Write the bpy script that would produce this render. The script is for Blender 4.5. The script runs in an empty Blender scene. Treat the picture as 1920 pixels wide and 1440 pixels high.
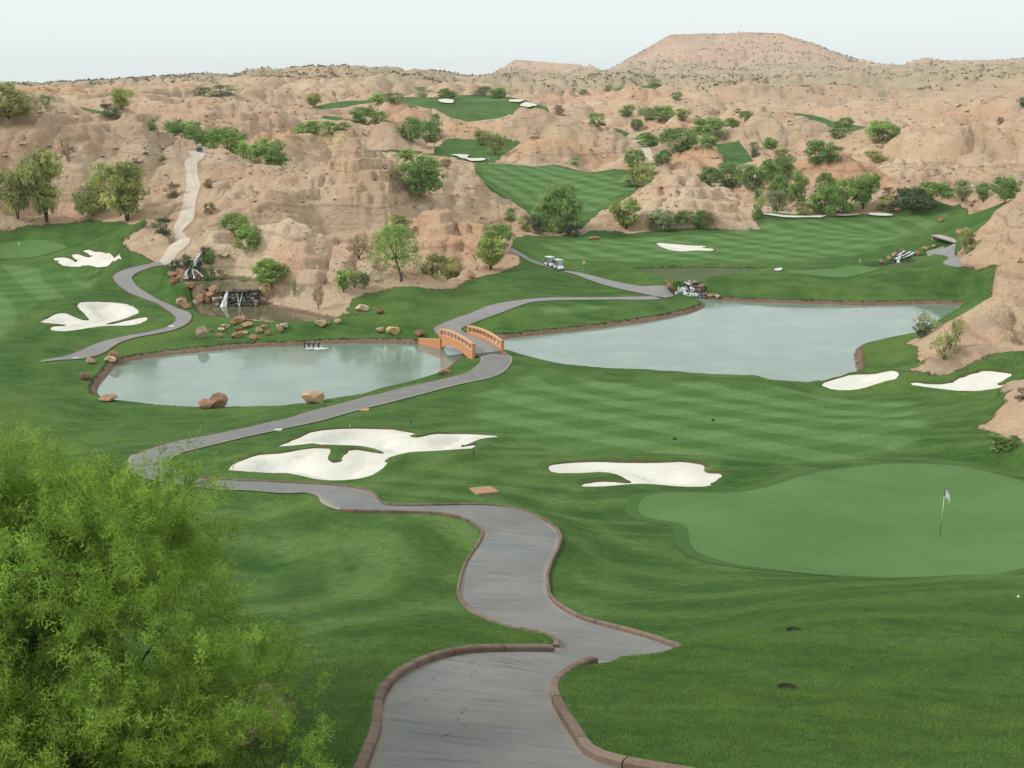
import bpy, bmesh, math, random
import numpy as np
from mathutils import Vector, Matrix, Euler
PI = math.pi
S = bpy.context.scene
COL = S.collection
random.seed(7); RNG = np.random.default_rng(7)

# ------------------------------------------------------------------ camera, sky, sun, exposure
FPX, CU, CV, HOR = 2059.0, 960.0, 720.0, 160.0        # the photograph: focal length, centre and horizon row in its pixels
PITCH = math.atan((CV-HOR)/FPX)
cam_d = bpy.data.cameras.new('camera'); cam = bpy.data.objects.new('camera', cam_d); COL.objects.link(cam)
cam_d.sensor_width = 36.0; cam_d.lens = 36.0*FPX/1920.0; cam_d.clip_start = 0.1; cam_d.clip_end = 40000
cam.location = (0, 0, 0); cam.rotation_euler = (PI/2-PITCH, 0, 0)
S.camera = cam
SUN_EL, SUN_AZ = math.radians(40), math.radians(262)   # azimuth clockwise from +Y (north)
W0 = bpy.data.worlds.new('World'); S.world = W0; W0.use_nodes = True
nt = W0.node_tree; nt.nodes.clear()
sky = nt.nodes.new('ShaderNodeTexSky'); sky.sky_type = 'NISHITA'; sky.sun_disc = False
sky.sun_elevation = SUN_EL; sky.sun_rotation = SUN_AZ; sky.air_density = 1.0; sky.dust_density = 6.0; sky.ozone_density = 1.0; sky.altitude = 400
hsv = nt.nodes.new('ShaderNodeHueSaturation'); hsv.inputs['Saturation'].default_value = 0.35
mixo = nt.nodes.new('ShaderNodeMix'); mixo.data_type = 'RGBA'; mixo.inputs[0].default_value = 0.93
mixo.inputs[7].default_value = (6.55, 7.15, 7.1, 1)      # the even white of high overcast
bg = nt.nodes.new('ShaderNodeBackground'); bg.inputs['Strength'].default_value = 0.098
wo = nt.nodes.new('ShaderNodeOutputWorld')
nt.links.new(sky.outputs[0], hsv.inputs['Color']); nt.links.new(hsv.outputs[0], mixo.inputs[6])
nt.links.new(mixo.outputs[2], bg.inputs['Color']); nt.links.new(bg.outputs[0], wo.inputs['Surface'])
sd = bpy.data.lights.new('sun', 'SUN'); sd.energy = 1.5; sd.angle = math.radians(11); sd.color = (1, 0.965, 0.91)
so = bpy.data.objects.new('sun', sd); COL.objects.link(so)
sv = Vector((math.sin(SUN_AZ)*math.cos(SUN_EL), math.cos(SUN_AZ)*math.cos(SUN_EL), math.sin(SUN_EL)))
so.rotation_euler = (-sv).to_track_quat('-Z', 'Y').to_euler(); so.location = (0, 0, 60)
S.view_settings.view_transform = 'Standard'; S.view_settings.look = 'None'
S.view_settings.exposure = 0.54; S.view_settings.gamma = 1.0; S.view_settings.use_curve_mapping = False
S.cycles.max_bounces = 6; S.cycles.transparent_max_bounces = 6; S.cycles.diffuse_bounces = 3; S.cycles.volume_bounces = 0

# ------------------------------------------------------------------ numpy noise
_pt = np.random.default_rng(11).permutation(512).astype(np.int64)
_PT = np.concatenate([_pt, _pt]); _ga = np.random.default_rng(12).random(512)*2*PI
_GX, _GY = np.cos(_ga), np.sin(_ga)
def pnoise(x, y, seed=0):
    x = np.asarray(x, float)+seed*37.13; y = np.asarray(y, float)-seed*51.7
    xi = np.floor(x).astype(np.int64); yi = np.floor(y).astype(np.int64)
    fx, fy = x-xi, y-yi
    ux, uy = fx*fx*fx*(fx*(fx*6-15)+10), fy*fy*fy*(fy*(fy*6-15)+10)
    def g(i, j, dx, dy):
        h = _PT[(_PT[i & 511]+j) & 511]
        return _GX[h]*dx+_GY[h]*dy
    a = g(xi, yi, fx, fy); b = g(xi+1, yi, fx-1, fy); c = g(xi, yi+1, fx, fy-1); d = g(xi+1, yi+1, fx-1, fy-1)
    return (a+(b-a)*ux+(c-a+(a-b-c+d)*ux)*uy)*1.5
def fbm(x, y, octs=4, seed=0, gain=0.5):
    s = 0; a = 1.0
    for k in range(octs): s = s+a*pnoise(x*2**k, y*2**k, seed+k); a *= gain
    return s
def ridged(x, y, octs=4, seed=0, gain=0.55):
    s = 0; a = 1.0; w = 1.0
    for k in range(octs):
        n = 1-np.abs(pnoise(x*2**k, y*2**k, seed+k)); n = n*n*w; s = s+a*n; w = np.clip(n*1.6, 0, 1); a *= gain
    return s
def sstep(a, b, x): t = np.clip((x-a)/(b-a), 0, 1); return t*t*(3-2*t)

# ------------------------------------------------------------------ pixels of the photograph -> directions
def ray(u, v):
    u = np.asarray(u, float); v = np.asarray(v, float)
    rx, up = (u-CU)/FPX, (CV-v)/FPX
    dy = math.cos(PITCH)+up*math.sin(PITCH); dz = -math.sin(PITCH)+up*math.cos(PITCH)
    az = np.arctan2(rx, dy); tn = dz/np.hypot(rx, dy)
    return az, tn                                            # azimuth, tangent of the elevation
W = -30.0                                                    # water level of the two linked ponds (the eye is z = 0)
W_LOW, W_UP, W_FAR, W_STR = -28.9, -27.0, -28.3, -27.75        # lower and upper pool on the left, pools on the right

# ------------------------------------------------------------------ relief: surveyed points, smooth interpolation
# each entry (u, v, r): r > 0 horizontal distance in metres, r < 0 the height z
CTRL = []
def P(*pts): CTRL.extend(pts)
# foreground
P((-200,1440,14.5),(0,1440,13.5),(300,1440,12.6),(500,1440,11.8),(680,1440,11.3),(960,1440,11.2),(1250,1440,11.2),(1400,1440,11.3),(1650,1440,11.7),(1920,1440,12.3),(2200,1440,13))
P((200,1300,17.5),(480,1310,15.3),(700,1300,15.1),(880,1300,15.0),(1040,1300,15.0),(1300,1300,15.6),(1600,1300,16.6),(1920,1300,18),(2200,1300,19))
P((300,1240,19),(480,1228,18.5),(600,1192,19.6),(740,1172,20.4),(880,1182,20.2),(1040,1205,19.4),(1160,1226,19.2),(1290,1211,20.4),(1420,1190,22),(1600,1160,25),(1780,1135,27.6),(1920,1118,30),(2150,1090,33))
P((480,1262,22.5),(600,1235,23.6),(740,1200,24.2),(880,1198,23.6),(1000,1205,22.6),(1160,1229,21.6),(1285,1214,22.3))
P((917,1162,28.5),(985,1180,26.5),(1040,1194,25.2),(1095,1157,29),(1185,1180,26.8),(1270,1203,25.2))
P((620,1150,30),(620,1100,34),(500,1110,33),(700,1050,37.2),(640,1000,41),(500,1050,40),(500,960,47.5),(800,1090,33),(800,1010,38.9),(862,1110,32.6),(780,1160,28),(700,1180,25.5),(560,1200,26.5),(300,1050,40),(100,1000,46),(0,1100,34),(0,1250,22),(-200,1200,26),(-200,1000,46))
P((870,1060,35.6),(1030,1070,35),(950,1100,33),(950,1010,38.4),(1050,1015,38),(900,990,39.7),(960,960,42),(850,960,42.2),(730,955,43.2),(620,942,45.5),(600,915,48.7),(480,912,50.2),(350,905,52.5),(280,893,54.5),(300,850,-22.2),(400,822,-23.9),(480,808,-25.0),(550,790,-26.2),(630,770,-27.2),(730,742,-28.2),(805,722,-28.6),(870,703,-28.9),(920,688,-29),(905,668,-28.8),(945,668,-28.8),(840,625,-28.8),(880,600,-28.6))
# left lawn
P((200,860,-24),(100,860,-24.5),(0,860,-24.8),(-200,860,-25),(0,780,-28),(150,790,-28.3),(0,720,-28.3),(100,730,-28.8),(300,800,-27.6),(350,790,-28.3),(500,790,-27.6),(-200,720,-27.6),(-200,600,-26.8),(-200,500,-26),(0,640,-27.9),(120,600,-27.8),(200,590,-28.1),(60,550,-27.3),(180,520,-27.2),(100,490,-26.9),(0,470,-26.6),(130,440,-26.4),(0,432,-26.2),(-200,430,-25.6),(230,428,-25.9),(260,540,-27.6),(300,570,-28),(340,597,-28.3),(300,650,-28.9),(100,682,-28.6),(360,630,-28.9),(440,625,-29.2),(600,620,-29.1),(700,605,-28.5),(760,572,-27.8),(740,630,-29),(850,560,-28),(900,532,-27.6),(780,545,-26.8),(700,560,-27.6),(800,600,-28.6),(640,600,-28.8),(270,505,-26.8),(290,492,-26.4),(340,545,-27.7),(330,575,-28.4))
# fairway, bunkers, green
P((480,870,-20.6),(430,880,-20.1),(600,870,-20.9),(600,900,-19.6),(700,830,-22.8),(700,870,-20.9),(630,795,-26),(700,792,-25.4),(850,830,-22.6),(900,855,-21.3),(760,890,-20),(908,922,-19.6),(1000,900,-20.2),(1000,930,-19.5),(1200,914,-20.4),(1080,910,-20.3),(1340,905,-20.5),(1200,885,-21.4),(1200,870,-21.5),(1060,868,-21.6),(1100,840,-22.8),(1100,780,-25.8),(1000,720,-28.9),(980,760,-26.9),(900,760,-27),(1300,820,-23.5),(1300,760,-27),(1500,840,-22.7),(1500,770,-26.5),(1700,850,-22.2),(1700,780,-25.6),(1800,745,-28),(1650,740,-28.6),(1800,860,-21.6),(1900,870,-21.3),(1300,720,-29.3),(1480,728,-29.3))
P((1200,955,-19.2),(1300,930,-19.8),(1500,900,-20.5),(1720,880,-20.9),(1900,910,-20.1),(1290,1010,-18.5),(1440,1072,-17.8),(1760,1008,-19.2),(1740,1076,-17.8),(1920,1057,-18.0),(1500,980,-19.2),(1150,1050,38.5),(1150,1000,-18.0),(1250,1085,36.4),(1440,1100,34.6),(1740,1105,32.6),(2100,1000,-18.6),(2100,900,-20.3),(1130,960,-19.1))
# middle ground
P((1100,600,-28.6),(1250,578,-28.9),(1000,590,-28.4),(1050,547,-28.1),(960,522,-27.5),(1040,505,-28.5),(1095,507,-28.6),(1160,532,-28.6),(1240,556,-28.8),(980,480,-27.6),(1100,460,-28.5),(1000,450,-27.6),(1200,500,-28.4),(1300,480,-28.3),(1300,440,-28.3),(1500,440,-28.3),(1700,440,-28.2),(1600,412,-28),(1800,395,-27),(1880,383,-26.6),(1500,520,-27.9),(1600,510,-27.8),(1600,545,-28.6),(1450,540,-28.6),(1800,530,-28.2),(1700,480,-28),(1750,480,-27.7),(1860,505,-27.8))
# middle spur
P((500,548,-27),(560,583,-28.5),(625,592,-28.6),(660,553,-27),(500,505,155),(560,520,151),(440,500,160),(400,500,163),(480,440,168),(550,445,165),(600,480,158),(567,436,168),(530,425,171),(630,460,164),(680,485,162),(755,502,160.5),(805,513,158.5),(855,537,154))
P((630,472,172),(567,450,176),(680,496,169),(740,511,167),(805,520,165))
P((600,432,194),(700,442,192),(680,405,197.5),(680,375,200.5),(675,350,203),(640,322,208),(655,268,212.5),(700,278,212),(730,291,210.5),(620,300,211),(560,332,211),(590,362,204),(640,392,199),(722,350,204),(737,400,197.5),(744,330,208),(520,350,206),(540,400,199))
P((655,292,224),(715,308,222),(600,326,223),(750,320,220))
P((755,297,240),(820,297,243),(880,320,241),(915,355,238),(970,389,232),(860,360,233),(800,340,237),(840,385,227),(900,420,213),(850,404,219),(985,405,227))
P((755,312,256),(820,312,258),(880,338,256),(915,372,252))
P((800,408,188),(845,400,190),(885,412,190),(800,450,181),(800,485,174.5),(860,510,165),(920,490,173),(960,478,175),(745,414,194),(778,424,189),(930,440,184),(785,450,182),(860,455,181))
P((800,424,198),(860,416,200))
# hill with the uphill path
P((335,450,172),(345,400,188),(362,350,205),(362,300,235),(375,283,256),(330,470,168),(420,340,214),(420,305,230),(390,286,250),(437,291,242),(480,312,236),(542,322,234),(500,380,195),(450,360,204),(420,400,187),(400,440,176),(460,410,184))
P((437,300,262),(480,322,258),(542,334,256))
P((480,255,300),(530,250,297),(567,283,280),(560,270,286),(480,290,275),(520,310,262),(430,240,300))
P((560,290,305),(530,262,325),(480,262,330))
P((60,192,266),(100,196,265),(160,217,262),(215,228,256),(250,214,250),(235,236,246),(280,228,249),(310,251,249),(345,272,252),(150,400,206),(150,350,217),(150,300,229),(100,250,246),(0,250,250),(-200,240,252),(0,330,220),(0,400,206.5),(-200,400,207),(260,300,230),(260,350,213),(290,400,196),(0,190,270),(-200,180,275),(60,280,234),(200,270,238),(40,225,258),(280,433,179),(250,462,172),(310,470,169),(315,430,182))
P((250,226,268),(310,266,270),(345,284,272),(60,205,300),(160,203,330),(0,202,300),(-200,192,305),(195,212,300),(180,222,280))
P((100,172,500),(200,186,420),(300,192,400),(0,175,480),(340,207,330),(415,200,335),(460,198,340),(415,226,318),(340,225,310),(520,225,335),(370,215,325),(-200,168,500))
P((0,158,1150),(100,155,1150),(250,147,1100),(400,136,1080),(480,129,1050),(560,125,1020),(650,123,1000),(720,124,1000),(780,129,1020),(850,137,1100),(920,142,1200),(1000,139,1400),(1070,137,1500),(1140,132,1550),(-250,160,1200))
P((0,166,1500),(100,164,1500),(250,157,1500),(400,146,1500),(480,139,1450),(560,135,1450),(650,133,1420),(720,134,1420),(780,138,1450),(850,144,1500),(920,147,1700),(1000,145,1900),(-250,168,1600))
P((300,170,640),(450,165,640),(600,160,720),(750,165,680),(900,168,720),(450,185,440),(560,178,480),(560,150,850),(700,150,820),(300,158,850),(100,163,800))
# upper grass and mounds
P((600,201,440),(700,189,490),(760,184,510),(850,202,490),(900,222,440),(950,184,560),(1020,205,490),(860,182,545))
P((690,226,404),(780,240,378),(850,221,396),(890,227,393),(830,243,378),(920,248,382),(710,250,345),(640,250,345),(600,240,355),(660,232,390),(750,262,335),(740,205,430))
P((850,232,412),(890,238,408),(690,234,424),(780,248,398))
P((720,281,322),(800,283,340),(860,264,385),(900,272,370),(950,268,378),(880,300,322),(930,300,318),(800,262,372),(760,290,305))
P((900,312,300),(1000,312,322),(1000,345,286),(1100,340,292),(1180,335,300),(1220,325,308),(950,375,262),(1050,397,250),(1010,432,226),(1090,433,224),(1120,400,250),(1060,318,318),(1140,318,320))
P((1000,236,396),(950,250,390),(1080,231,404),(1150,256,382),(1195,276,364),(1000,270,376),(1080,285,360),(1150,302,336),(950,300,340),(1100,318,322),(980,262,372))
P((1000,250,418),(1080,245,426),(1150,270,404))
# knoll
P((1230,345,243),(1285,334,246),(1340,341,245),(1385,373,241),(1418,420,233),(1295,370,238),(1300,400,233),(1360,400,234.5),(1170,437,226),(1290,425,229),(1345,423,230),(1420,432,229),(1110,412,231),(1145,394,238),(1190,366,243),(1200,400,234),(1250,410,232))
P((1230,358,258),(1285,352,263),(1340,360,262),(1145,408,250),(1190,380,256),(1385,392,258))
P((1350,330,310),(1450,340,296),(1480,310,325),(1400,355,282),(1520,322,305),(1580,287,306),(1640,300,306),(1700,330,300),(1545,300,302),(1500,392,258),(1450,392,258),(1600,395,257),(1700,387,259),(1760,379,263),(1850,377,266),(1900,372,268),(1600,350,280),(1680,360,277))
P((1580,300,328),(1640,312,326),(1545,314,322))
# slope on the right
P((1715,300,345),(1800,300,326),(1900,300,322),(1800,250,350),(1900,230,352),(1722,251,375),(1790,219,368),(1865,200,368),(1920,182,370),(2060,140,375),(2200,110,380),(1800,350,303),(1900,345,300),(2100,300,330),(2100,380,250))
P((1790,232,405),(1865,212,405),(1920,196,410),(2060,156,420))
P((1500,215,505),(1600,238,465),(1690,250,452),(1500,250,402),(1600,270,382),(1400,230,432),(1440,211,445),(1350,290,352),(1300,279,357),(1290,300,340),(1260,265,372),(1240,228,425),(1290,240,412),(1200,240,420),(1370,250,400),(1440,270,385),(1380,285,365))
P((1440,218,478),(1400,240,460))
P((1300,200,600),(1400,190,690),(1100,190,620),(1040,180,650),(1100,165,850),(1200,160,880),(1350,158,900),(1500,160,900),(1620,158,900),(1720,160,880),(1820,165,800),(1500,190,650),(1600,205,580),(1700,215,540),(1780,190,640),(1900,160,800),(2100,110,800))
P((1000,152,1100),(1200,142,1300),(1400,135,1450),(1600,135,1450),(1750,130,1450),(1900,130,1400))
# big mesa, ridge on the right, small mesa
P((1200,98,2050),(1225,83,2100),(1255,66,2140),(1320,62,2160),(1400,60,2160),(1462,62,2140),(1500,74,2100),(1530,84,2080),(1570,99,2040),(1610,112,2000),(1660,122,1950),(1690,124,1930),(1165,118,1950),(1350,115,1800),(1350,90,1980),(1450,100,1900),(1250,100,1930),(1560,118,1800))
P((1255,71,2130),(1320,67,2150),(1400,65,2150),(1462,67,2130))
P((1250,68,2500),(1350,66,2600),(1460,68,2500),(1350,110,3300),(1150,140,2600),(1600,125,2600))
P((1692,123,1700),(1740,108,1800),(1800,110,1820),(1920,110,1850),(2100,100,1850),(1740,120,1700),(1850,122,1700),(1800,125,2500),(2000,120,2500))
P((922,140,2900),(965,113,3050),(970,112,3080),(1030,117,3080),(1090,121,3060),(1098,125,3040),(1108,121,3010),(1127,134,2900),(1010,130,2850),(1000,150,4200),(1090,152,4200))
# right hill, close
P((1700,694,-29),(1760,705,-29),(1800,692,-28.5),(1920,655,-27.6),(2100,600,-26),(1700,647,-28.9),(1725,622,-29.3),(1800,645,117),(1850,610,123),(1900,570,129),(1780,592,137),(1830,570,140),(1862,546,142),(1867,515,144),(1882,494,145),(1920,484,145),(2000,430,142),(2100,380,138),(1920,530,136),(1760,660,116))
P((1790,600,156),(1840,580,160),(1885,520,163),(1930,505,164),(2050,440,168))
P((1800,490,181),(1810,456,190),(1840,420,197),(1880,386,205),(1920,362,209),(2050,330,210),(1800,500,175),(1860,470,184),(1900,430,193),(1810,470,240),(1860,430,240),(1920,395,245))
P((1840,802,77),(1870,770,81),(1920,737,84.5),(2050,690,88),(1880,822,71),(1960,800,75),(1930,835,68),(1880,742,98),(1960,725,103),(2100,700,108))
P((-300,153,5200),(0,152,5200),(60,150,5200),(150,156,5200),(300,160,5200),(700,158,5200),(1300,158,5200),(1900,158,5200))
rows = []
for u, v, r in CTRL:
    az, tn = ray(u, v)
    if r < 0: r = r/float(tn)
    rows.append((float(az), math.log(r), float(tn)))
for a in np.radians([-34, -22, -11, 0, 11, 22, 34]):
    for r, z in ((2.5, -2.6), (5, -4.5), (8, -6.2)): rows.append((a, math.log(r), z/r))
POND_PX = {
 'left': [(188,744),(215,753),(260,758),(300,763),(370,767),(430,767),(520,765),(565,761),(610,753),(675,743),(705,733),(755,722),(805,707),(830,697),(845,684),(862,670),(885,664),(905,650),(875,632),(827,650),(790,646),(730,644),(655,644),(605,646),(555,649),(480,651),(425,656),(325,665),(250,676),(215,687),(203,704),(187,722),(182,735)],
 'right': [(960,634),(1035,626),(1135,615),(1235,600),(1297,587),(1322,577),(1322,571),(1312,565),(1288,556),(1312,552),(1328,562),(1385,566),(1440,568),(1515,570),(1615,573),(1665,572),(1765,570),(1802,572),(1790,590),(1752,608),(1710,627),(1665,636),(1615,647),(1605,654),(1601,665),(1605,682),(1606,696),(1590,703),(1560,714),(1532,721),(1490,720),(1447,716),(1420,708),(1335,706),(1260,700),(1210,697),(1135,694),(1060,687),(1022,679),(985,669),(960,661),(905,655),(880,640),(905,632),(945,636)],
 'low': [(370,575),(385,567),(414,570),(484,569),(505,572),(516,578),(560,585),(607,595),(627,598),(617,604),(584,607),(536,608),(488,604),(435,600),(392,596),(375,586)],
 'up': [(348,527),(370,539),(393,540),(412,546),(450,546),(476,545),(487,537),(476,528),(468,524),(435,521),(388,525)],
 'far': [(1185,503),(1260,502),(1340,502),(1440,503),(1405,511),(1360,518),(1330,523),(1312,529),(1291,532),(1262,531),(1245,524),(1205,510)],
 'stream': [(1625,503),(1660,497),(1680,491),(1715,490),(1716,499),(1700,503),(1665,506)],
}
POND_Z = {'left': W, 'right': W, 'low': W_LOW, 'up': W_UP, 'far': W_FAR, 'stream': W_STR}
PONDS = {}
for k, pts in POND_PX.items():
    a = np.array(pts, float); az, tn = ray(a[:, 0], a[:, 1]); r = POND_Z[k]/tn
    PONDS[k] = np.stack([r*np.sin(az), r*np.cos(az)], 1)
    for i in range(0, len(pts)):
        rows.append((az[i], math.log(r[i]), (POND_Z[k]+0.25)/r[i]))
R0 = np.array(rows)
# drop near-duplicate points
keep = []
for i in range(len(R0)):
    if all(np.hypot(R0[i, 0]-R0[j, 0], R0[i, 1]-R0[j, 1]) > 0.004 for j in keep): keep.append(i)
R0 = R0[keep]
CC = 0.008
def phi(d2): return np.sqrt(d2+CC*CC)
n = len(R0); D2 = (R0[:, None, 0]-R0[None, :, 0])**2+(R0[:, None, 1]-R0[None, :, 1])**2
A = np.zeros((n+1, n+1)); A[:n, :n] = phi(D2)-np.eye(n)*0.00012; A[n, :n] = 1; A[:n, n] = 1
sol = np.linalg.solve(A, np.concatenate([R0[:, 2], [0]]))
wgt, c0 = sol[:n], sol[n]
AZM = math.radians(31.0)
gaz = np.linspace(-AZM, AZM, 311); gs = np.arange(math.log(2.5), math.log(5600), 0.013)
E = np.zeros((len(gaz), len(gs)))
for i0 in range(0, len(gaz), 12):
    q = gaz[i0:i0+12]; acc = np.full((len(q), len(gs)), c0)
    for j in range(n): acc += wgt[j]*phi((q[:, None]-R0[j, 0])**2+(gs[None, :]-R0[j, 1])**2)
    E[i0:i0+12] = acc

def cubic_rows(F, x0, dx, xq):                                # Catmull-Rom along axis 0
    t = np.clip((xq-x0)/dx, 0, len(F)-1.0001); i = np.floor(t).astype(int); f = (t-i)[:, None]
    im, i1, i2 = np.clip(i-1, 0, None), np.clip(i+1, None, len(F)-1), np.clip(i+2, None, len(F)-1)
    a, b, c, d = F[im], F[i], F[i1], F[i2]
    return b+0.5*f*(c-a+f*(2*a-5*b+4*c-d+f*(3*(b-c)+d-a)))
# fine polar net: dense inside the view, coarse behind the camera
az_f = np.linspace(-AZM, AZM, 770)
az_c = np.linspace(AZM, 2*PI-AZM, 50)[1:-1]
s_f = np.concatenate([np.linspace(math.log(3), math.log(9), 40)[:-1], np.linspace(math.log(9), math.log(60), 300)[:-1], np.linspace(math.log(60), math.log(270), 410)[:-1],
                      np.linspace(math.log(270), math.log(700), 170)[:-1], np.linspace(math.log(700), math.log(3300), 120)[:-1], np.linspace(math.log(3300), math.log(5400), 24)])
NS, NF = len(s_f), len(az_f)
EF = cubic_rows(E, gaz[0], gaz[1]-gaz[0], az_f)
EF = cubic_rows(EF.T.copy(), gs[0], gs[1]-gs[0], s_f).T
RF = np.exp(s_f)
HB = EF*RF[None, :]                                           # base heights
XF, YF = np.sin(az_f)[:, None]*RF[None, :], np.cos(az_f)[:, None]*RF[None, :]

# single mounds and bluffs: crest line (u, v), distance, depth of the near slope, colour of their earth
TC = {'t': (1.0, 1.0, 1.0), 'r': (1.02, 0.90, 0.82), 'c': (1.13, 1.16, 1.18), 'g': (0.91, 0.93, 0.93), 'y': (1.10, 1.12, 0.98), 'p': (1.04, 0.93, 0.91)}
MOUNDS = [
 ('p', 830, 90, [(1330,182),(1380,172),(1420,162),(1450,155),(1500,152),(1560,157),(1620,168),(1680,188),(1700,196)]),
 ('p', 640, 60, [(1010,200),(1060,182),(1110,174),(1180,176),(1240,186),(1300,200)]),
 ('r', 900, 70, [(480,150),(540,133),(590,129),(650,134),(700,150)]),
 ('r', 520, 50, [(-100,166),(0,163),(120,162),(220,166),(320,176),(380,190)]),
 ('g', 432, 34, [(1340,258),(1365,241),(1400,222),(1440,207),(1480,211),(1530,226),(1580,243),(1630,258),(1685,266)]),
 ('t', 362, 34, [(1690,264),(1715,249),(1750,236),(1790,219),(1830,208),(1865,198),(1920,180),(2000,155),(2150,120)]),
 ('r', 415, 20, [(1178,252),(1195,239),(1215,231),(1245,227),(1280,231),(1310,242),(1332,258)]),
 ('g', 396, 30, [(930,236),(945,222),(960,217),(1040,222),(1100,231),(1140,240),(1170,254),(1190,268),(1202,285),(1208,302)]),
 ('r', 354, 14, [(942,302),(960,283),(980,273),(1015,269),(1050,270),(1090,279),(1130,289),(1165,307)]),
 ('p', 412, 24, [(688,226),(705,201),(730,190),(765,193),(790,205),(808,216)]),
 ('r', 396, 18, [(812,243),(835,226),(850,218),(865,219),(885,227),(915,236),(948,247)]),
 ('g', 345, 24, [(650,266),(680,240),(700,226),(730,232),(760,245),(790,258),(815,270)]),
 ('t', 332, 18, [(325,214),(370,203),(415,197),(450,195),(470,199),(480,214),(525,224)]),
 ('y', 302, 14, [(542,278),(575,256),(610,247),(640,240),(655,250),(670,265)]),
 ('r', 286, 18, [(466,266),(480,254),(505,248),(530,248),(545,255),(560,272),(575,288)]),
 ('r', 304, 20, [(1425,347),(1470,332),(1505,318),(1525,302),(1550,290),(1580,286),(1610,289),(1635,302),(1660,322),(1685,347)]),
 ('c', 314, 14, [(1635,308),(1660,301),(1700,303),(1728,315),(1748,337)]),
 ('r', 340, 15, [(1232,310),(1255,297),(1285,287),(1310,279),(1330,277),(1345,285),(1358,300),(1364,318)]),
 ('c', 243, 15, [(1098,434),(1125,413),(1150,397),(1172,386),(1195,363),(1215,345),(1250,337),(1285,333),(1330,340),(1355,352),(1380,372),(1400,395),(1415,418),(1432,432)]),
 ('g', 250, 26, [(-300,180),(-200,184),(0,189),(60,192),(100,196),(160,217),(200,227),(222,225),(240,216),(252,213),(268,218),(285,230),(310,250),(345,272),(374,285)]),
 ('t', 241, 22, [(737,335),(750,298),(790,288),(820,292),(860,305),(885,318),(900,335),(915,352),(940,368),(975,386),(990,402)]),
 ('t', 213, 18, [(468,352),(500,336),(560,322),(600,300),(625,282),(640,270),(655,266),(690,275),(715,283),(727,291),(733,318),(740,350),(747,385),(752,425)]),
 ('p', 190, 14, [(768,446),(775,421),(790,410),(815,405),(845,398),(865,404),(885,412),(905,425),(925,440),(950,456),(978,478)]),
 ('t', 179, 9, [(230,472),(240,455),(262,437),(280,430),(300,432),(318,445),(326,466),(322,490)]),
 ('c', 165, 13, [(383,503),(400,471),(420,450),(450,440),(490,432),(530,428),(567,436),(600,447),(630,460),(655,472),(680,485),(720,497),(755,503),(805,513),(840,529),(860,542)]),
 ('t', 200, 17, [(1792,500),(1805,470),(1815,450),(1840,420),(1870,392),(1900,372),(1925,360),(2050,330),(2200,320)]),
 ('t', 142, 17, [(1690,655),(1740,618),(1780,590),(1830,568),(1862,546),(1866,515),(1871,500),(1882,490),(1920,480),(2000,430),(2100,380)]),
 ('t', 82, 8, [(1830,822),(1850,790),(1865,765),(1885,750),(1920,735),(2000,720),(2100,715)]),
]
RAISE = np.zeros((NF, NS)); TINTS = np.ones((NF, NS, 3))
for tc, rc, df, sil in MOUNDS:
    sa_, sn_ = ray([p[0] for p in sil], [p[1] for p in sil]); o_ = np.argsort(sa_); sa_, sn_ = sa_[o_], sn_[o_]
    ia = np.nonzero((az_f > sa_[0]) & (az_f < sa_[-1]))[0]; jr = np.nonzero((RF > rc-df) & (RF < rc+0.75*df))[0]
    if not len(ia) or not len(jr): continue
    aw = az_f[ia]; zt_ = np.interp(aw, sa_, sn_)*rc
    wob = 1+0.18*pnoise(aw*rc/9.0, aw*0+rc, 15)
    jf = np.searchsorted(RF, rc-df); zb_ = np.minimum(HB[ia, jf], zt_-0.2)
    q = (RF[jr][None, :]-rc*np.ones(len(ia))[:, None]); q = np.where(q < 0, -q/(df*np.clip(wob, .6, 1.4))[:, None], q/(0.75*df))
    dome_ = np.sqrt(np.clip(1-q**1.8, 0, 1)); zz_ = zb_[:, None]+(zt_-zb_)[:, None]*(0.25*(1-np.clip(q, 0, 1))+0.75*dome_)
    blk = HB[np.ix_(ia, jr)]; up_ = np.where(q < 1, zz_-blk, -1.0); w_ = np.clip(up_/0.6, 0, 1)
    HB[np.ix_(ia, jr)] = np.where(up_ > 0, zz_, blk); RAISE[np.ix_(ia, jr)] = np.maximum(RAISE[np.ix_(ia, jr)], up_)
    # colour reaches a little beyond the raised part
    jt = np.nonzero((RF > rc-df*1.15) & (RF < rc+0.4*df))[0]; ed = np.minimum(np.clip((aw-sa_[0])/0.006, 0, 1), np.clip((sa_[-1]-aw)/0.006, 0, 1))[:, None]*np.clip((RF[jt]-rc+df*1.15)/(df*0.4), 0, 1)[None, :]
    TINTS[np.ix_(ia, jt)] = TINTS[np.ix_(ia, jt)]*(1-ed[..., None])+np.array(TC[tc])*ed[..., None]
EF = HB/RF[None, :]
def sample(F, x, y):                                          # bilinear lookup on the polar net
    x = np.asarray(x, float); y = np.asarray(y, float)
    a = np.clip((np.arctan2(x, y)+AZM)/(2*AZM)*(NF-1), 0, NF-1.001); i = a.astype(int); fa = a-i
    s = np.log(np.maximum(np.hypot(x, y), 3.01)); j = np.clip(np.searchsorted(s_f, s)-1, 0, NS-2)
    fs = np.clip((s-s_f[j])/(s_f[j+1]-s_f[j]), 0, 1)
    return (F[i, j]*(1-fa)+F[i+1, j]*fa)*(1-fs)+(F[i, j+1]*(1-fa)+F[i+1, j+1]*fa)*fs
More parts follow.
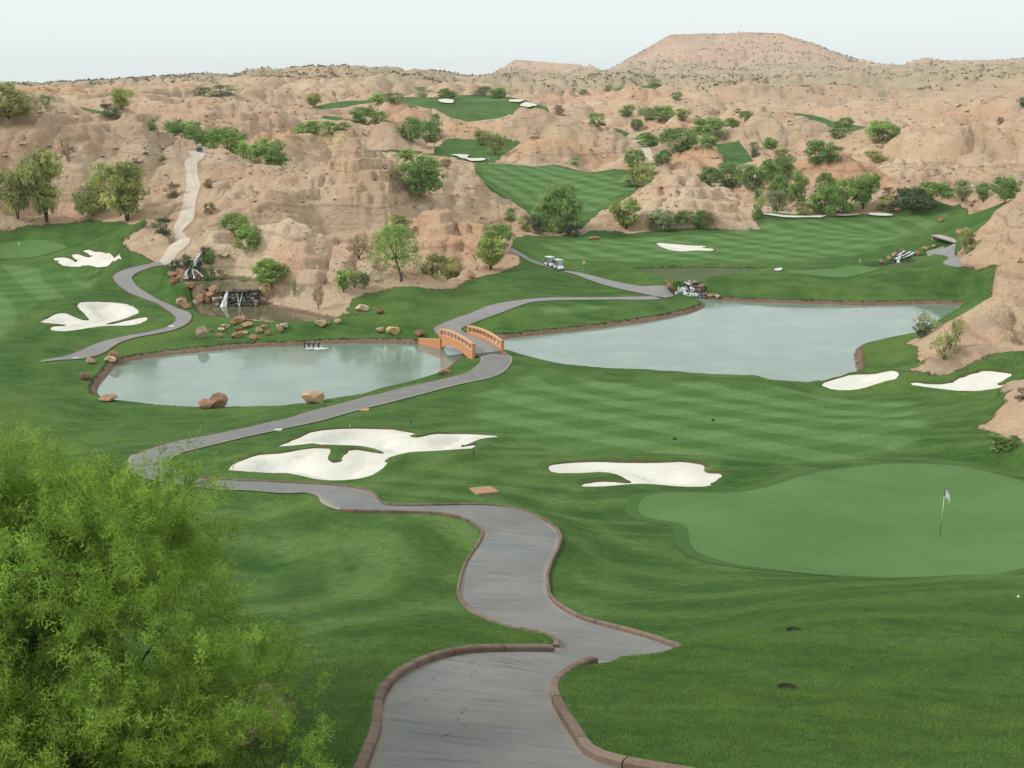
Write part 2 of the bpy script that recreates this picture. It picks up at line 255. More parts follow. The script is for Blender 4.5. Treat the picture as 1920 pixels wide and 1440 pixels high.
def hit(F, u, v, lo=9.0, hi=9000.0):                          # where the sight line of a pixel meets the relief
    az, tn = ray(u, v); az, tn = float(az), float(tn)
    a = min(max((az+AZM)/(2*AZM)*(NF-1), 0), NF-1.001); i = int(a); fa = a-i
    e = (F[i]*(1-fa)+F[i+1]*fa)/RF
    js = np.nonzero((RF >= lo) & (RF <= hi))[0]; ee = e[js]
    k = np.nonzero(ee >= tn)[0]
    if len(k) == 0: j = js[np.argmax(ee)]; r = RF[j]
    elif k[0] == 0: r = RF[js[0]]
    else:
        j = js[k[0]]; e0, e1 = e[j-1], e[j]; f = (tn-e0)/(e1-e0+1e-12); r = RF[j-1]+(RF[j]-RF[j-1])*f
    return np.array([r*math.sin(az), r*math.cos(az)])
def poly(px, lo=9.0, hi=9000.0, F=None):
    return np.array([hit(HB if F is None else F, u, v, lo, hi) for u, v in px])
def smooth_closed(p, it=1):
    for _ in range(it):
        q = np.roll(p, -1, 0); p = np.stack([p*0.75+q*0.25, p*0.25+q*0.75], 1).reshape(-1, 2)
    return p
def sdf(pl, x, y, cap=6.0):                                   # signed distance, positive inside, capped
    x = np.asarray(x, float); y = np.asarray(y, float); out = np.full(x.shape, -cap)
    lo, hi = pl.min(0)-cap, pl.max(0)+cap
    m = (x > lo[0]) & (x < hi[0]) & (y > lo[1]) & (y < hi[1])
    if not m.any(): return out
    px, py = x[m], y[m]; d = np.full(px.shape, 1e9); ins = np.zeros(px.shape, bool)
    for i in range(len(pl)):
        ax, ay = pl[i]; bx, by = pl[(i+1) % len(pl)]; ex, ey = bx-ax, by-ay; L = ex*ex+ey*ey+1e-12
        t = np.clip(((px-ax)*ex+(py-ay)*ey)/L, 0, 1); d = np.minimum(d, (px-ax-t*ex)**2+(py-ay-t*ey)**2)
        if ay != by:
            c = ((ay > py) != (by > py)) & (px < (bx-ax)*(py-ay)/(by-ay)+ax); ins ^= c
    d = np.sqrt(d); out[m] = np.clip(np.where(ins, d, -d), -cap, cap)
    return out

# ------------------------------------------------------------------ node helper
class MB:
    def __init__(s, name):
        s.m = bpy.data.materials.new(name); s.m.use_nodes = True; s.t = s.m.node_tree; s.t.nodes.clear()
        s.out = s.t.nodes.new('ShaderNodeOutputMaterial')
    def n(s, typ, ins=None, **kw):
        d = s.t.nodes.new(typ)
        for k, v in kw.items(): setattr(d, k, v)
        for k, v in (ins or {}).items(): s.put(d.inputs[k], v)
        return d
    def put(s, sock, v):
        if isinstance(v, bpy.types.NodeSocket): s.t.links.new(v, sock)
        elif isinstance(v, bpy.types.Node): s.t.links.new(v.outputs[0], sock)
        else: sock.default_value = v
    def math(s, op, a, b=None, c=None):
        d = s.n('ShaderNodeMath', operation=op); s.put(d.inputs[0], a)
        if b is not None: s.put(d.inputs[1], b)
        if c is not None: s.put(d.inputs[2], c)
        return d.outputs[0]
    def noise(s, vec, scale, detail=3.0, rough=0.55, dist=0.0):
        d = s.n('ShaderNodeTexNoise', {'Scale': scale, 'Detail': detail, 'Roughness': rough, 'Distortion': dist}); s.put(d.inputs['Vector'], vec)
        return d.outputs[0]
    def mix(s, f, a, b):
        d = s.n('ShaderNodeMix', data_type='RGBA')
        s.put(d.inputs[0], f); s.put(d.inputs[6], C4(a)); s.put(d.inputs[7], C4(b)); return d.outputs[2]
    def mul(s, f, a, b):
        d = s.n('ShaderNodeMix', data_type='RGBA', blend_type='MULTIPLY')
        s.put(d.inputs[0], f); s.put(d.inputs[6], C4(a)); s.put(d.inputs[7], C4(b)); return d.outputs[2]
    def ramp(s, x, a, b, lo=0.0, hi=1.0):
        d = s.n('ShaderNodeMapRange', interpolation_type='SMOOTHSTEP'); s.put(d.inputs[0], x)
        s.put(d.inputs[1], a); s.put(d.inputs[2], b); s.put(d.inputs[3], lo); s.put(d.inputs[4], hi); return d.outputs[0]
    def attr(s, name):
        return s.n('ShaderNodeAttribute', attribute_name=name).outputs['Fac']
    def scaled(s, vec, sc, rot=(0, 0, 0)):
        return s.n('ShaderNodeMapping', {'Vector': vec, 'Scale': sc, 'Rotation': rot}).outputs[0]
    def bsdf(s, col, rough=0.9, spec=0.2, bump=None, **kw):
        d = s.n('ShaderNodeBsdfPrincipled'); s.put(d.inputs['Base Color'], C4(col)); s.put(d.inputs['Roughness'], rough)
        d.inputs['Specular IOR Level'].default_value = spec
        for k, v in kw.items(): s.put(d.inputs[k], v)
        if bump is not None: s.t.links.new(bump, d.inputs['Normal'])
        s.t.links.new(d.outputs[0], s.out.inputs['Surface']); return d
    def bump(s, h, strength, dist, prev=None):
        d = s.n('ShaderNodeBump', {'Strength': strength, 'Distance': dist, 'Height': h})
        if prev is not None: s.t.links.new(prev, d.inputs['Normal'])
        return d.outputs[0]
def C4(c):
    return (*c, 1.0) if isinstance(c, tuple) and len(c) == 3 else c

# ------------------------------------------------------------------ object helper
def mesh_obj(name, verts, faces, mat=None, parent=None, smooth=True, link=True):
    me = bpy.data.meshes.new(name)
    verts = np.asarray(verts, np.float32)
    if isinstance(faces, np.ndarray):
        nf, k = faces.shape
        me.vertices.add(len(verts)); me.vertices.foreach_set('co', verts.ravel())
        me.loops.add(nf*k); me.loops.foreach_set('vertex_index', faces.ravel().astype(np.int32))
        me.polygons.add(nf); me.polygons.foreach_set('loop_start', np.arange(0, nf*k, k, dtype=np.int32))
        me.update(calc_edges=True)
    else:
        me.from_pydata([tuple(map(float, v)) for v in verts], [], faces); me.update()
    if not smooth: me.shade_flat()
    else: me.shade_smooth()
    if mat is not None: me.materials.append(mat)
    if not link: return me
    o = bpy.data.objects.new(name, me); COL.objects.link(o)
    if parent is not None: o.parent = parent
    return o
def empty(name, loc=(0, 0, 0), rz=0.0):
    o = bpy.data.objects.new(name, None); COL.objects.link(o); o.location = loc; o.rotation_euler = (0, 0, rz); o.empty_display_size = 0.3; return o
def tag(o, label=None, cat=None, group=None, kind=None):
    if label: o['label'] = label
    if cat: o['category'] = cat
    if group: o['group'] = group
    if kind: o['kind'] = kind
    return o
def inst(name, me, parent=None, loc=(0, 0, 0), rot=(0, 0, 0), sc=(1, 1, 1)):
    o = bpy.data.objects.new(name, me); COL.objects.link(o); o.location = loc; o.rotation_euler = rot; o.scale = sc
    if parent is not None: o.parent = parent
    return o
def copy_tree(o, parent=None):
    c = o.copy(); COL.objects.link(c)
    if parent is not None: c.parent = parent
    for ch in list(o.children): copy_tree(ch, c)
    return c

# ------------------------------------------------------------------ areas (outlines found on the relief)
GRASS = [
 ([(-300,432),(0,430),(30,426),(90,419),(170,413),(230,416),(275,418),(286,428),(252,438),(234,450),(242,468),(272,480),(288,490),(312,494),(322,505),(332,520),(345,528),(350,545),(360,560),(372,570),(380,590),(500,610),(600,602),(640,594),(652,572),(680,551),(740,538),(800,541),(852,541),(872,526),(900,519),(940,509),(978,492),(958,468),(962,450),(985,440),(1060,442),(1110,432),(1165,434),(1178,438),(1240,431),(1285,424),(1345,423),(1400,431),(1428,428),(1408,405),(1440,398),(1500,402),(1600,403),(1700,390),(1745,384),(1800,380),(1884,381),(1880,392),(1850,416),(1822,440),(1806,460),(1790,478),(1798,498),(1860,497),(1868,500),(1866,530),(1840,568),(1800,592),(1740,620),(1700,642),(1722,655),(1735,680),(1702,696),(1765,706),(1802,692),(1920,656),(2300,560),(2300,690),(2060,700),(1985,712),(1925,728),(1870,770),(1838,800),(1880,822),(1930,834),(2300,834),(2300,1560),(-300,1560)], 9, 275),
 ([(890,306),(960,308),(1040,308),(1070,315),(1100,323),(1150,317),(1200,320),(1232,336),(1200,350),(1185,366),(1150,386),(1120,402),(1090,430),(1010,430),(985,395),(960,378),(930,366),(905,340),(890,320)], 215, 345),
 ([(706,278),(760,276),(820,274),(832,262),(880,260),(930,262),(976,265),(965,276),(940,291),(928,305),(890,306),(880,303),(800,290),(740,288)], 300, 400),
 ([(588,200),(640,190),(700,186),(760,182),(820,182),(880,178),(940,180),(985,188),(1025,200),(1030,211),(980,215),(930,222),(880,228),(840,220),(800,205),(770,196),(720,193),(650,201),(600,204)], 410, 620),
 ([(605,216),(640,219),(672,229),(662,233),(625,225),(600,222)], 330, 460),
 ([(150,199),(180,206),(215,217),(224,224),(195,226),(168,216)], 270, 345),
 ([(1470,209),(1510,214),(1560,227),(1620,237),(1690,247),(1696,254),(1640,256),(1590,244),(1540,233),(1480,219)], 420, 560),
 ([(1342,270),(1385,264),(1402,285),(1412,302),(1380,312),(1350,300)], 320, 420),
 ([(1118,168),(1160,165),(1215,160),(1242,157),(1242,164),(1180,168),(1130,172)], 700, 1100),
 ([(1150,239),(1180,249),(1197,262),(1168,256)], 360, 460),
 ([(826,382),(870,382),(905,390),(850,390)], 195, 245),
]
GR = [poly(p, lo, hi) for p, lo, hi in GRASS]
FAIR = [
 ([(900,740),(1000,700),(1100,712),(1300,722),(1450,730),(1560,745),(1700,760),(1745,800),(1700,835),(1600,862),(1400,862),(1200,855),(1050,842),(960,822),(890,790)], 55, 130),
 ([(1010,455),(1100,445),(1300,440),(1450,415),(1620,410),(1780,395),(1700,440),(1640,470),(1500,490),(1250,490),(1100,490),(1010,475)], 150, 275),
 ([(900,312),(1040,312),(1110,330),(1200,325),(1190,355),(1120,395),(1040,400),(960,370),(910,335)], 215, 345),
 ([(-300,500),(0,495),(120,508),(180,525),(160,552),(60,570),(0,640),(-300,640)], 110, 200),
 ([(1000,578),(1080,568),(1140,574),(1100,584),(1020,588)], 130, 180),
]
FR = [poly(p, lo, hi) for p, lo, hi in FAIR]
GREEN_PX = [
 ('near', [(1195,957),(1200,947),(1220,935),(1255,926),(1330,921),(1400,918),(1440,914),(1477,906),(1515,895),(1550,882),(1615,877),(1715,875),(1815,878),(1865,890),(1920,908),(2040,950),(2060,1010),(1990,1045),(1920,1056),(1815,1066),(1740,1076),(1590,1077),(1440,1074),(1385,1069),(1335,1057),(1302,1042),(1291,1025),(1291,1005),(1280,992),(1255,986),(1225,977),(1202,967)], 34, 66),
 ('left', [(-120,470),(-60,455),(0,452),(50,450),(90,453),(131,464),(110,474),(60,484),(0,486),(-80,484)], 140, 215),
 ('far', [(1462,513),(1490,507),(1540,504),(1610,503),(1656,507),(1640,512),(1590,518),(1540,520),(1490,518)], 140, 190),
 ('mid', [(782,291),(800,289),(828,291),(836,295),(810,298),(788,295)], 290, 345),
 ('upper', [(882,188),(900,186),(935,186),(958,189),(930,191),(895,191)], 420, 600),
]
GREENS = [(k, smooth_closed(poly(p, lo, hi), 2)) for k, p, lo, hi in GREEN_PX]
BUNKER_PX = [
 ('twin', [(511,835),(550,823),(590,812),(650,804),(720,803),(787,810),(772,817),(768,823),(776,825),(790,825),(815,819),(850,814),(880,814),(945,822),(905,826),(885,832),(862,841),(878,838),(892,837),(889,844),(870,848),(830,847),(760,847),(738,856),(720,866),(727,867),(715,875),(690,884),(650,891),(605,892),(575,886),(540,880),(500,883),(437,887),(427,878),(433,868),(450,860),(480,851),(505,850),(530,852),(580,846),(618,847),(620,852),(615,861),(620,867),(640,866),(643,860),(650,851),(667,846),(695,849),(719,852),(718,845),(697,837),(655,835),(628,838),(618,831),(600,827),(580,827),(545,832)], 48, 84),
 ('hook', [(1026,877),(1035,872),(1067,870),(1115,871),(1160,875),(1205,877),(1247,877),(1285,875),(1325,878),(1318,885),(1322,889),(1358,889),(1336,901),(1329,907),(1285,909),(1210,907),(1172,911),(1140,916),(1110,916),(1087,912),(1100,904),(1120,899),(1145,900),(1170,906),(1186,905),(1180,899),(1160,890),(1135,886),(1085,885),(1035,885)], 46, 66),
 ('spread', [(72,600),(84,593),(100,586),(125,584),(142,590),(157,594),(167,594),(162,588),(152,582),(143,575),(155,569),(187,565),(225,565),(245,572),(264,582),(245,589),(215,597),(196,605),(203,606),(215,604),(237,597),(270,592),(281,597),(255,607),(205,609),(175,616),(145,622),(110,621),(92,617),(100,610),(122,608),(124,605),(115,603),(95,602)], 110, 165),
 ('paw', [(100,491),(107,487),(125,486),(140,489),(145,488),(134,481),(140,477),(160,479),(172,482),(167,475),(154,470),(162,467),(185,472),(212,477),(231,486),(232,489),(212,492),(210,495),(175,497),(140,499),(112,497)], 140, 200),
 ('shore', [(1532,722),(1575,711),(1595,704),(1635,700),(1665,698),(1687,699),(1683,709),(1680,716),(1660,719),(1630,727),(1600,732),(1565,730)], 92, 130),
 ('right', [(1704,723),(1722,721),(1750,722),(1770,721),(1790,714),(1815,704),(1840,695),(1865,693),(1904,696),(1885,706),(1867,717),(1880,720),(1915,711),(1950,706),(1990,708),(1940,718),(1880,725),(1815,730),(1740,729),(1712,727)], 92, 125),
 ('bird', [(1229,454),(1260,457),(1292,460),(1330,461),(1310,464),(1340,466),(1335,471),(1305,469),(1282,471),(1258,469),(1237,462)], 175, 225),
 ('strip', [(1420,402),(1460,404),(1500,406),(1548,405),(1550,408),(1500,409),(1460,408)], 225, 275),
 ('strip', [(1562,404),(1608,403),(1611,406),(1575,408)], 225, 275),
 ('strip', [(1626,402),(1655,401),(1680,404),(1655,407),(1630,406)], 225, 275),
 ('star', [(840,291),(870,292),(882,291),(874,295),(885,298),(917,296),(915,300),(905,304),(876,304),(862,296)], 300, 345),
 ('ridge', [(819,190),(830,188),(852,189),(850,194),(830,195)], 420, 580),
 ('ridge', [(949,190),(975,188),(985,191),(970,195)], 420, 600),
 ('ridge', [(972,199),(988,193),(1008,197),(1005,202),(985,204)], 420, 600),
 ('dot', [(1450,508),(1467,505),(1465,510),(1452,511)], 140, 190),
]
BUNKERS = []
for k, p, lo, hi in BUNKER_PX:
    q = poly(p, lo, hi); BUNKERS.append((k, smooth_closed(q, 1)))
# cart paths: left edge and right edge, near to far
def strip(Lp, Rp, step):
    def res(p, m):
        d = np.r_[0, np.cumsum(np.hypot(*np.diff(p, axis=0).T))]; t = np.linspace(0, d[-1], m)
        return np.stack([np.interp(t, d, p[:, 0]), np.interp(t, d, p[:, 1])], 1)
    def sm(p):
        for _ in range(2):
            q = np.empty((2*len(p), 2)); q[0] = p[0]; q[-1] = p[-1]; q[1:-1:2] = p[:-1]*0.75+p[1:]*0.25; q[2:-1:2] = p[:-1]*0.25+p[1:]*0.75; p = q
        return p
    Lp, Rp = sm(Lp), sm(Rp)
    L = max(np.hypot(*np.diff(Lp, axis=0).T).sum(), np.hypot(*np.diff(Rp, axis=0).T).sum())
    m = max(8, int(L/step)); return res(Lp, m), res(Rp, m)
PATH_PX = [
 # forecourt at the bottom of the picture up to the mound
 ('cart_path', [(600,1600),(640,1500),(672,1432),(687,1395),(701,1362),(704,1317),(710,1295),(730,1267),(755,1250),(792,1232),(830,1220),(880,1211),(955,1210),(1040,1211)],
               [(1500,1600),(1440,1470),(1260,1437),(1150,1419),(1107,1402),(1085,1365),(1070,1345),(1052,1317),(1042,1292),(1042,1277),(1060,1260),(1085,1244),(1115,1234),(1160,1230)], 9, 21.5, 0.25),
 ('cart_path', [(1040,1211),(1041,1204),(1043,1197),(1020,1187),(985,1180),(955,1176),(917,1162),(880,1147),(862,1127),(856,1110),(861,1092),(870,1060),(880,1045),(898,1020),(904,1005),(902,995),(890,985),(872,976),(842,967),(805,963),(730,962),(655,961),(630,957),(605,948),(599,940),(597,930),(575,925),(555,924),(480,922),(400,919),(350,912),(312,906),(262,898),(240,884),(238,866),(250,853),(300,836),(350,825),(400,816),(480,799),(555,780),(630,760),(680,747),(730,732),(805,717),(855,706),(875,700),(892,687),(902,676),(900,667),(888,661)],
               [(1160,1230),(1287,1214),(1272,1205),(1247,1197),(1185,1180),(1135,1167),(1095,1157),(1060,1141),(1035,1122),(1030,1110),(1027,1085),(1031,1068),(1037,1050),(1048,1032),(1054,1015),(1051,1002),(1042,990),(1017,975),(985,961),(955,953),(917,949),(855,949),(755,951),(725,949),(711,941),(706,931),(695,924),(667,916),(620,911),(555,907),(475,904),(400,899),(350,895),(330,885),(318,868),(327,856),(350,847),(400,835),(480,817),(555,800),(630,782),(705,762),(780,743),(867,720),(917,711),(942,701),(958,684),(962,674),(955,665),(943,661)], 17, 128, 0.3),
 ('cart_path', [(830,634),(822,625),(811,618),(814,611),(842,600),(880,590),(917,572),(960,565),(1010,559),(1072,558),(1135,558),(1197,557),(1224,556)],
               [(880,628),(868,622),(862,615),(870,609),(885,604),(917,596),(960,580),(985,570),(1010,565),(1085,563),(1160,562),(1210,564),(1240,562)], 110, 180, 0.8),
 ('cart_path', [(1224,556),(1197,550),(1160,542),(1132,535),(1105,526),(1055,509),(1022,501),(997,493),(975,481),(955,472)],
               [(1250,560),(1268,555),(1247,547),(1197,537),(1135,525),(1060,507),(1022,497),(999,488),(982,476),(960,465)], 120, 215, 0.8),
 ('cart_path', [(75,678),(112,671),(140,662),(162,652),(185,642),(225,632),(275,624),(312,615),(327,605),(330,597),(320,586),(300,575),(275,562),(237,547),(217,532),(209,520),(217,512),(237,505),(275,496),(297,491)],
               [(78,680),(150,673),(175,669),(200,660),(217,646),(250,635),(300,626),(332,619),(355,607),(362,597),(355,590),(325,577),(287,555),(255,535),(246,522),(250,515),(270,507),(287,501),(310,497)], 100, 185, 0.6),
 ('hill_path', [(297,491),(306,482),(309,472),(320,462),(328,454),(330,445),(324,432),(325,421),(335,412),(342,387),(342,370),(352,350),(347,325),(345,302),(358,294),(352,284)],
               [(310,497),(325,489),(333,477),(350,464),(360,455),(355,446),(342,437),(345,430),(357,421),(367,408),(367,377),(380,347),(370,320),(371,303),(386,293),(388,284)], 145, 262, 0.8),
 ('cart_path', [(1800,502),(1781,502),(1765,496),(1767,491),(1780,486),(1777,482),(1757,476),(1736,471)],
               [(1815,500),(1796,497),(1797,490),(1804,484),(1790,476),(1790,466),(1794,459),(1768,462)], 150, 215, 0.8),
 ('cart_path', [(1060,441),(1082,443),(1096,440),(1104,435)],[(1064,438),(1080,439),(1088,436),(1094,431)], 200, 240, 0.8),
 ('desert_track', [(1206,303),(1208,290),(1200,275),(1183,265)],[(1226,302),(1223,285),(1216,272),(1200,263)], 300, 400, 1.0),
]
PATHS = []
for k, a, b, lo, hi, st in PATH_PX:
    A1, B1 = poly(a, lo, hi), poly(b, lo, hi); PATHS.append((k, *strip(A1, B1, st)))

# ------------------------------------------------------------------ fine relief
xs, ys = XF.ravel(), YF.ravel(); rr = np.tile(RF, NF)
GS = np.full(xs.shape, -14.0)
for g in GR: GS = np.maximum(GS, sdf(g, xs, ys, 14.0))
GS = np.minimum(GS, np.where(RAISE.ravel() > 0.25, 0.9-2.2*RAISE.ravel(), 20))
GS = np.minimum(GS, -sdf(smooth_closed(poly([(360,1400),(385,1335),(450,1290),(495,1282),(512,1310),(500,1365),(430,1405)], 9, 25), 1), xs, ys, 6.0))
PS = sdf(poly([(1022,1232),(1036,1200),(1043,1190),(1150,1206),(1170,1230),(1150,1240),(1100,1248)], 17, 30), xs, ys, 5.0)
PS = np.maximum(PS, -5.0)
for k, a, b in PATHS: PS = np.maximum(PS, sdf(np.concatenate([a, b[::-1]]), xs, ys, 5.0))
WS = np.full(xs.shape, -14.0); WZ = np.full(xs.shape, W); WA = np.full(xs.shape, -14.0)
for k, p in PONDS.items():
    d = sdf(p, xs, ys, 14.0); m = d > WS; WS[m] = d[m]; WZ[m] = POND_Z[k]; WA[m] = d[m]-(0.75 if k in ('far', 'stream') else 0.35 if k in ('low', 'up') else 0.0)
FS = np.full(xs.shape, -3.0)
for g in FR: FS = np.maximum(FS, sdf(g, xs, ys, 3.0))
H = HB.ravel().copy()
# wild ground: mounds with sharp runnels, size of detail follows the size of the hills
far_in = sstep(0.0, 6.0, -GS)*sstep(0.3, 4.0, -PS)*sstep(0.5, 6.0, -WS)
dn = np.zeros(xs.shape)
for k, lam in enumerate([2.2, 4.5, 9, 19, 40, 85, 180, 380]):
    q = lam/rr; wgt_ = sstep(0.006, 0.018, q)*(1-sstep(0.10, 0.2, q))
    m = (wgt_ > 0.001) & (far_in > 0.001)
    wx = xs[m]/lam; wy = ys[m]/lam
    n1 = np.abs(pnoise(wx+0.35*pnoise(wx*0.7, wy*0.7, 40+k), wy, 20+k))
    n2 = np.abs(pnoise(wx*1.1+0.45*pnoise(wx*0.5, wy*0.4, 50+k), wy*0.36+0.3*pnoise(wx*0.8, wy*0.8, 55+k), 30+k))
    dn[m] += wgt_[m]*lam*(0.072+0.085*(1-sstep(0.015, 0.045, q[m])))*(1-0.62*sstep(0.022, 0.05, q[m]))*(np.sqrt(n1+0.01)*1.6-0.85)
    if lam > 4: dn[m] += wgt_[m]*lam*0.098*(np.sqrt(n2+0.003)*1.9-0.95)
H += dn*far_in*np.where(rr > 1900, 0.22, np.where(rr > 1300, 0.6, 1.0))
# rock ledges
lm = 0.85*sstep(0.02, 0.35, fbm(xs/26, ys/26, 3, 61)+0.05)
for (u_, v_, r_, s_) in ((680,340,206,22), (1900,510,141,16), (845,425,187,13), (415,215,328,22), (20,240,258,22), (1340,400,238,14), (1250,280,360,20)):
    a_, _ = ray(u_, v_); lm = np.maximum(lm, 1.25*np.exp(-((xs-r_*math.sin(a_))**2+(ys-r_*math.cos(a_))**2)/(s_*s_)))
lm = lm*far_in*(rr < 420)*(rr > 110)
Pz = 1.9
t_ = (H+1.3*pnoise(xs/14, ys/14, 63)+0.35*pnoise(xs/3.1, ys/3.1, 64))/Pz; fr = t_-np.floor(t_)
H += lm*Pz*0.85*(sstep(0.30, 0.62, fr)-fr)
lm2 = far_in*sstep(0.05, 0.4, fbm(xs/150, ys/150, 3, 71))*(rr >= 380)*(rr < 3300)
Pz = 7.0
t_ = (H+4*pnoise(xs/70, ys/70, 73))/Pz; fr = t_-np.floor(t_)
H += lm2*Pz*0.6*(sstep(0.30, 0.62, fr)-fr)
# skyline: flat mesa tops with a cap of rock, nothing above the surveyed skyline
az_all = np.repeat(az_f, NS)
SKY_PX = [(-400,164,1150),(0,158,1150),(100,154.5,1120),(250,147,1100),(400,136,1080),(480,129,1050),(530,126,1030),(600,124,1010),(650,123,1000),(720,124,1000),(780,129,1020),(850,137,1100),(905,142,1200),(922,140,3070),(950,122,3070),(963,113,3070),(970,112,3070),(1030,117,3070),(1090,121,3070),(1094,126,3070),(1100,125,3070),(1108,121,3070),(1118,128,3070),(1127,134,3070),(1142,131,2130),(1200,98,2130),(1252,67,2130),(1258,64,2130),(1320,62,2130),(1400,59.5,2130),(1462,61.5,2130),(1475,66,2130),(1500,74,2130),(1530,83,2130),(1548,92,2130),(1570,99,2130),(1610,112,2130),(1660,121,1990),(1690,123,1900),(1712,114,1850),(1740,107,1830),(1800,109,1830),(1920,109,1830),(2300,100,1830)]
sa, sn = ray([p[0] for p in SKY_PX], [p[1] for p in SKY_PX]); sr_ = np.interp(az_all, sa, [p[2] for p in SKY_PX])
m = rr > 850
jag = 1.0+0.0012*pnoise(az_all[m]*900, az_all[m]*0, 5)
zr = np.interp(az_all[m], sa, sn)*np.minimum(rr[m], sr_[m])+0.0009*rr[m]*pnoise(az_all[m]*420, rr[m]/400, 6)*(rr[m] < 1400); h = H[m]
mes = (sr_[m] > 2000)*(zr > 45); cap = 9.0
h2 = np.where(mes, np.where(h > zr-cap, zr-cap+cap*np.clip((h-zr+cap)/(cap*0.45), 0, 1), h), h)
_t = TINTS.reshape(-1, 3); _i = np.nonzero(m)[0]; _c = mes & (h > zr-cap*0.75); _t[_i[_c]] *= np.array([0.86, 0.83, 0.82]); _f = sstep(1400, 1900, rr[m])[:, None]; _t[_i] *= 1-_f*(1-np.array([0.90, 0.885, 0.93]))  # far tint: haze put into the ground colour; cap tint is the rock's own
behind = rr[m] > sr_[m]*1.25
H[m] = np.minimum(h2, np.where(behind, zr-0.004*(rr[m]-sr_[m]*1.25), zr))
# turf: soft undulation
gi = sstep(0.0, 4.0, GS)*sstep(0.5, 3.0, -PS)
H += gi*(0.50*pnoise(xs/9.5, ys/9.5, 81)+0.08*pnoise(xs/3.6, ys/3.6, 82))*np.clip(rr/40, 0.3, 1.2)*(1-0.6*sstep(-1, 1.5, FS))
H += gi*sstep(60, 110, rr)*0.28*pnoise(xs/17, ys/17, 83)
# ponds
zt = WZ+np.where(WS < 0, 0.5*np.clip(-WS/0.8, 0, 1)+0.06*np.clip(-WS-0.8, 0, 20), np.maximum(-1.1, -WS*0.6))
wz = np.where(WS >= 0, 1.0, 1-sstep(0.8, 5.0, -WS))
H = H*(1-wz)+zt*wz
H0 = H.reshape(NF, NS).copy()                                 # finished ground before sand and paths are let in
cell = np.concatenate([np.diff(RF), [RF[-1]-RF[-2]]]); cell = np.tile(cell, NF)
cellv = np.maximum(cell, rr*(az_f[1]-az_f[0]))
def near_off(r): return -0.11+0.145*sstep(27, 36, r)+0.03*sstep(50, 90, r)           # road surface: let in close by, flush further off
pin = PS-cellv*np.where(rr < 45, 0.3, 1.05)
H -= 0.3*sstep(0.0, 0.1, pin)*(rr < 40)+0.12*sstep(0.0, 0.2, pin)*(rr >= 40)
BD = {'twin': 0.75, 'hook': 0.65, 'spread': 0.8, 'paw': 0.6, 'shore': 0.35, 'right': 0.5, 'bird': 0.25}
for k, b in BUNKERS:
    d = sdf(b, xs, ys, 4.0); dep = BD.get(k, 0.0)
    if dep > 0:
        H -= (dep+0.35)*sstep(0.0, 0.5, d-cellv*1.05)
    H += 0.16*np.exp(-((np.minimum(d, 0)+0.7)/0.55)**2)*(d < 0)*(rr < 180)
for k, b in GREENS:
    d = sdf(b, xs, ys, 3.0); H -= 0.12*sstep(0.0, 0.3, d-cellv*1.05)
HF = H.reshape(NF, NS)
def zg(x, y): return float(sample(HF, x, y))
def z0(x, y): return sample(H0, x, y)
def at(u, v, lo=9.0, hi=9000.0):
    p = hit(H0, u, v, lo, hi); return Vector((p[0], p[1], float(sample(H0, p[0], p[1]))))
def at_r(u, v, r):
    az, tn = ray(u, v); az = float(az); p = (r*math.sin(az), r*math.cos(az)); return Vector((p[0], p[1], float(sample(H0, *p))))
def on_plane(u, v, z):
    az, tn = ray(u, v); r = z/float(tn); return Vector((r*math.sin(float(az)), r*math.cos(float(az)), z))

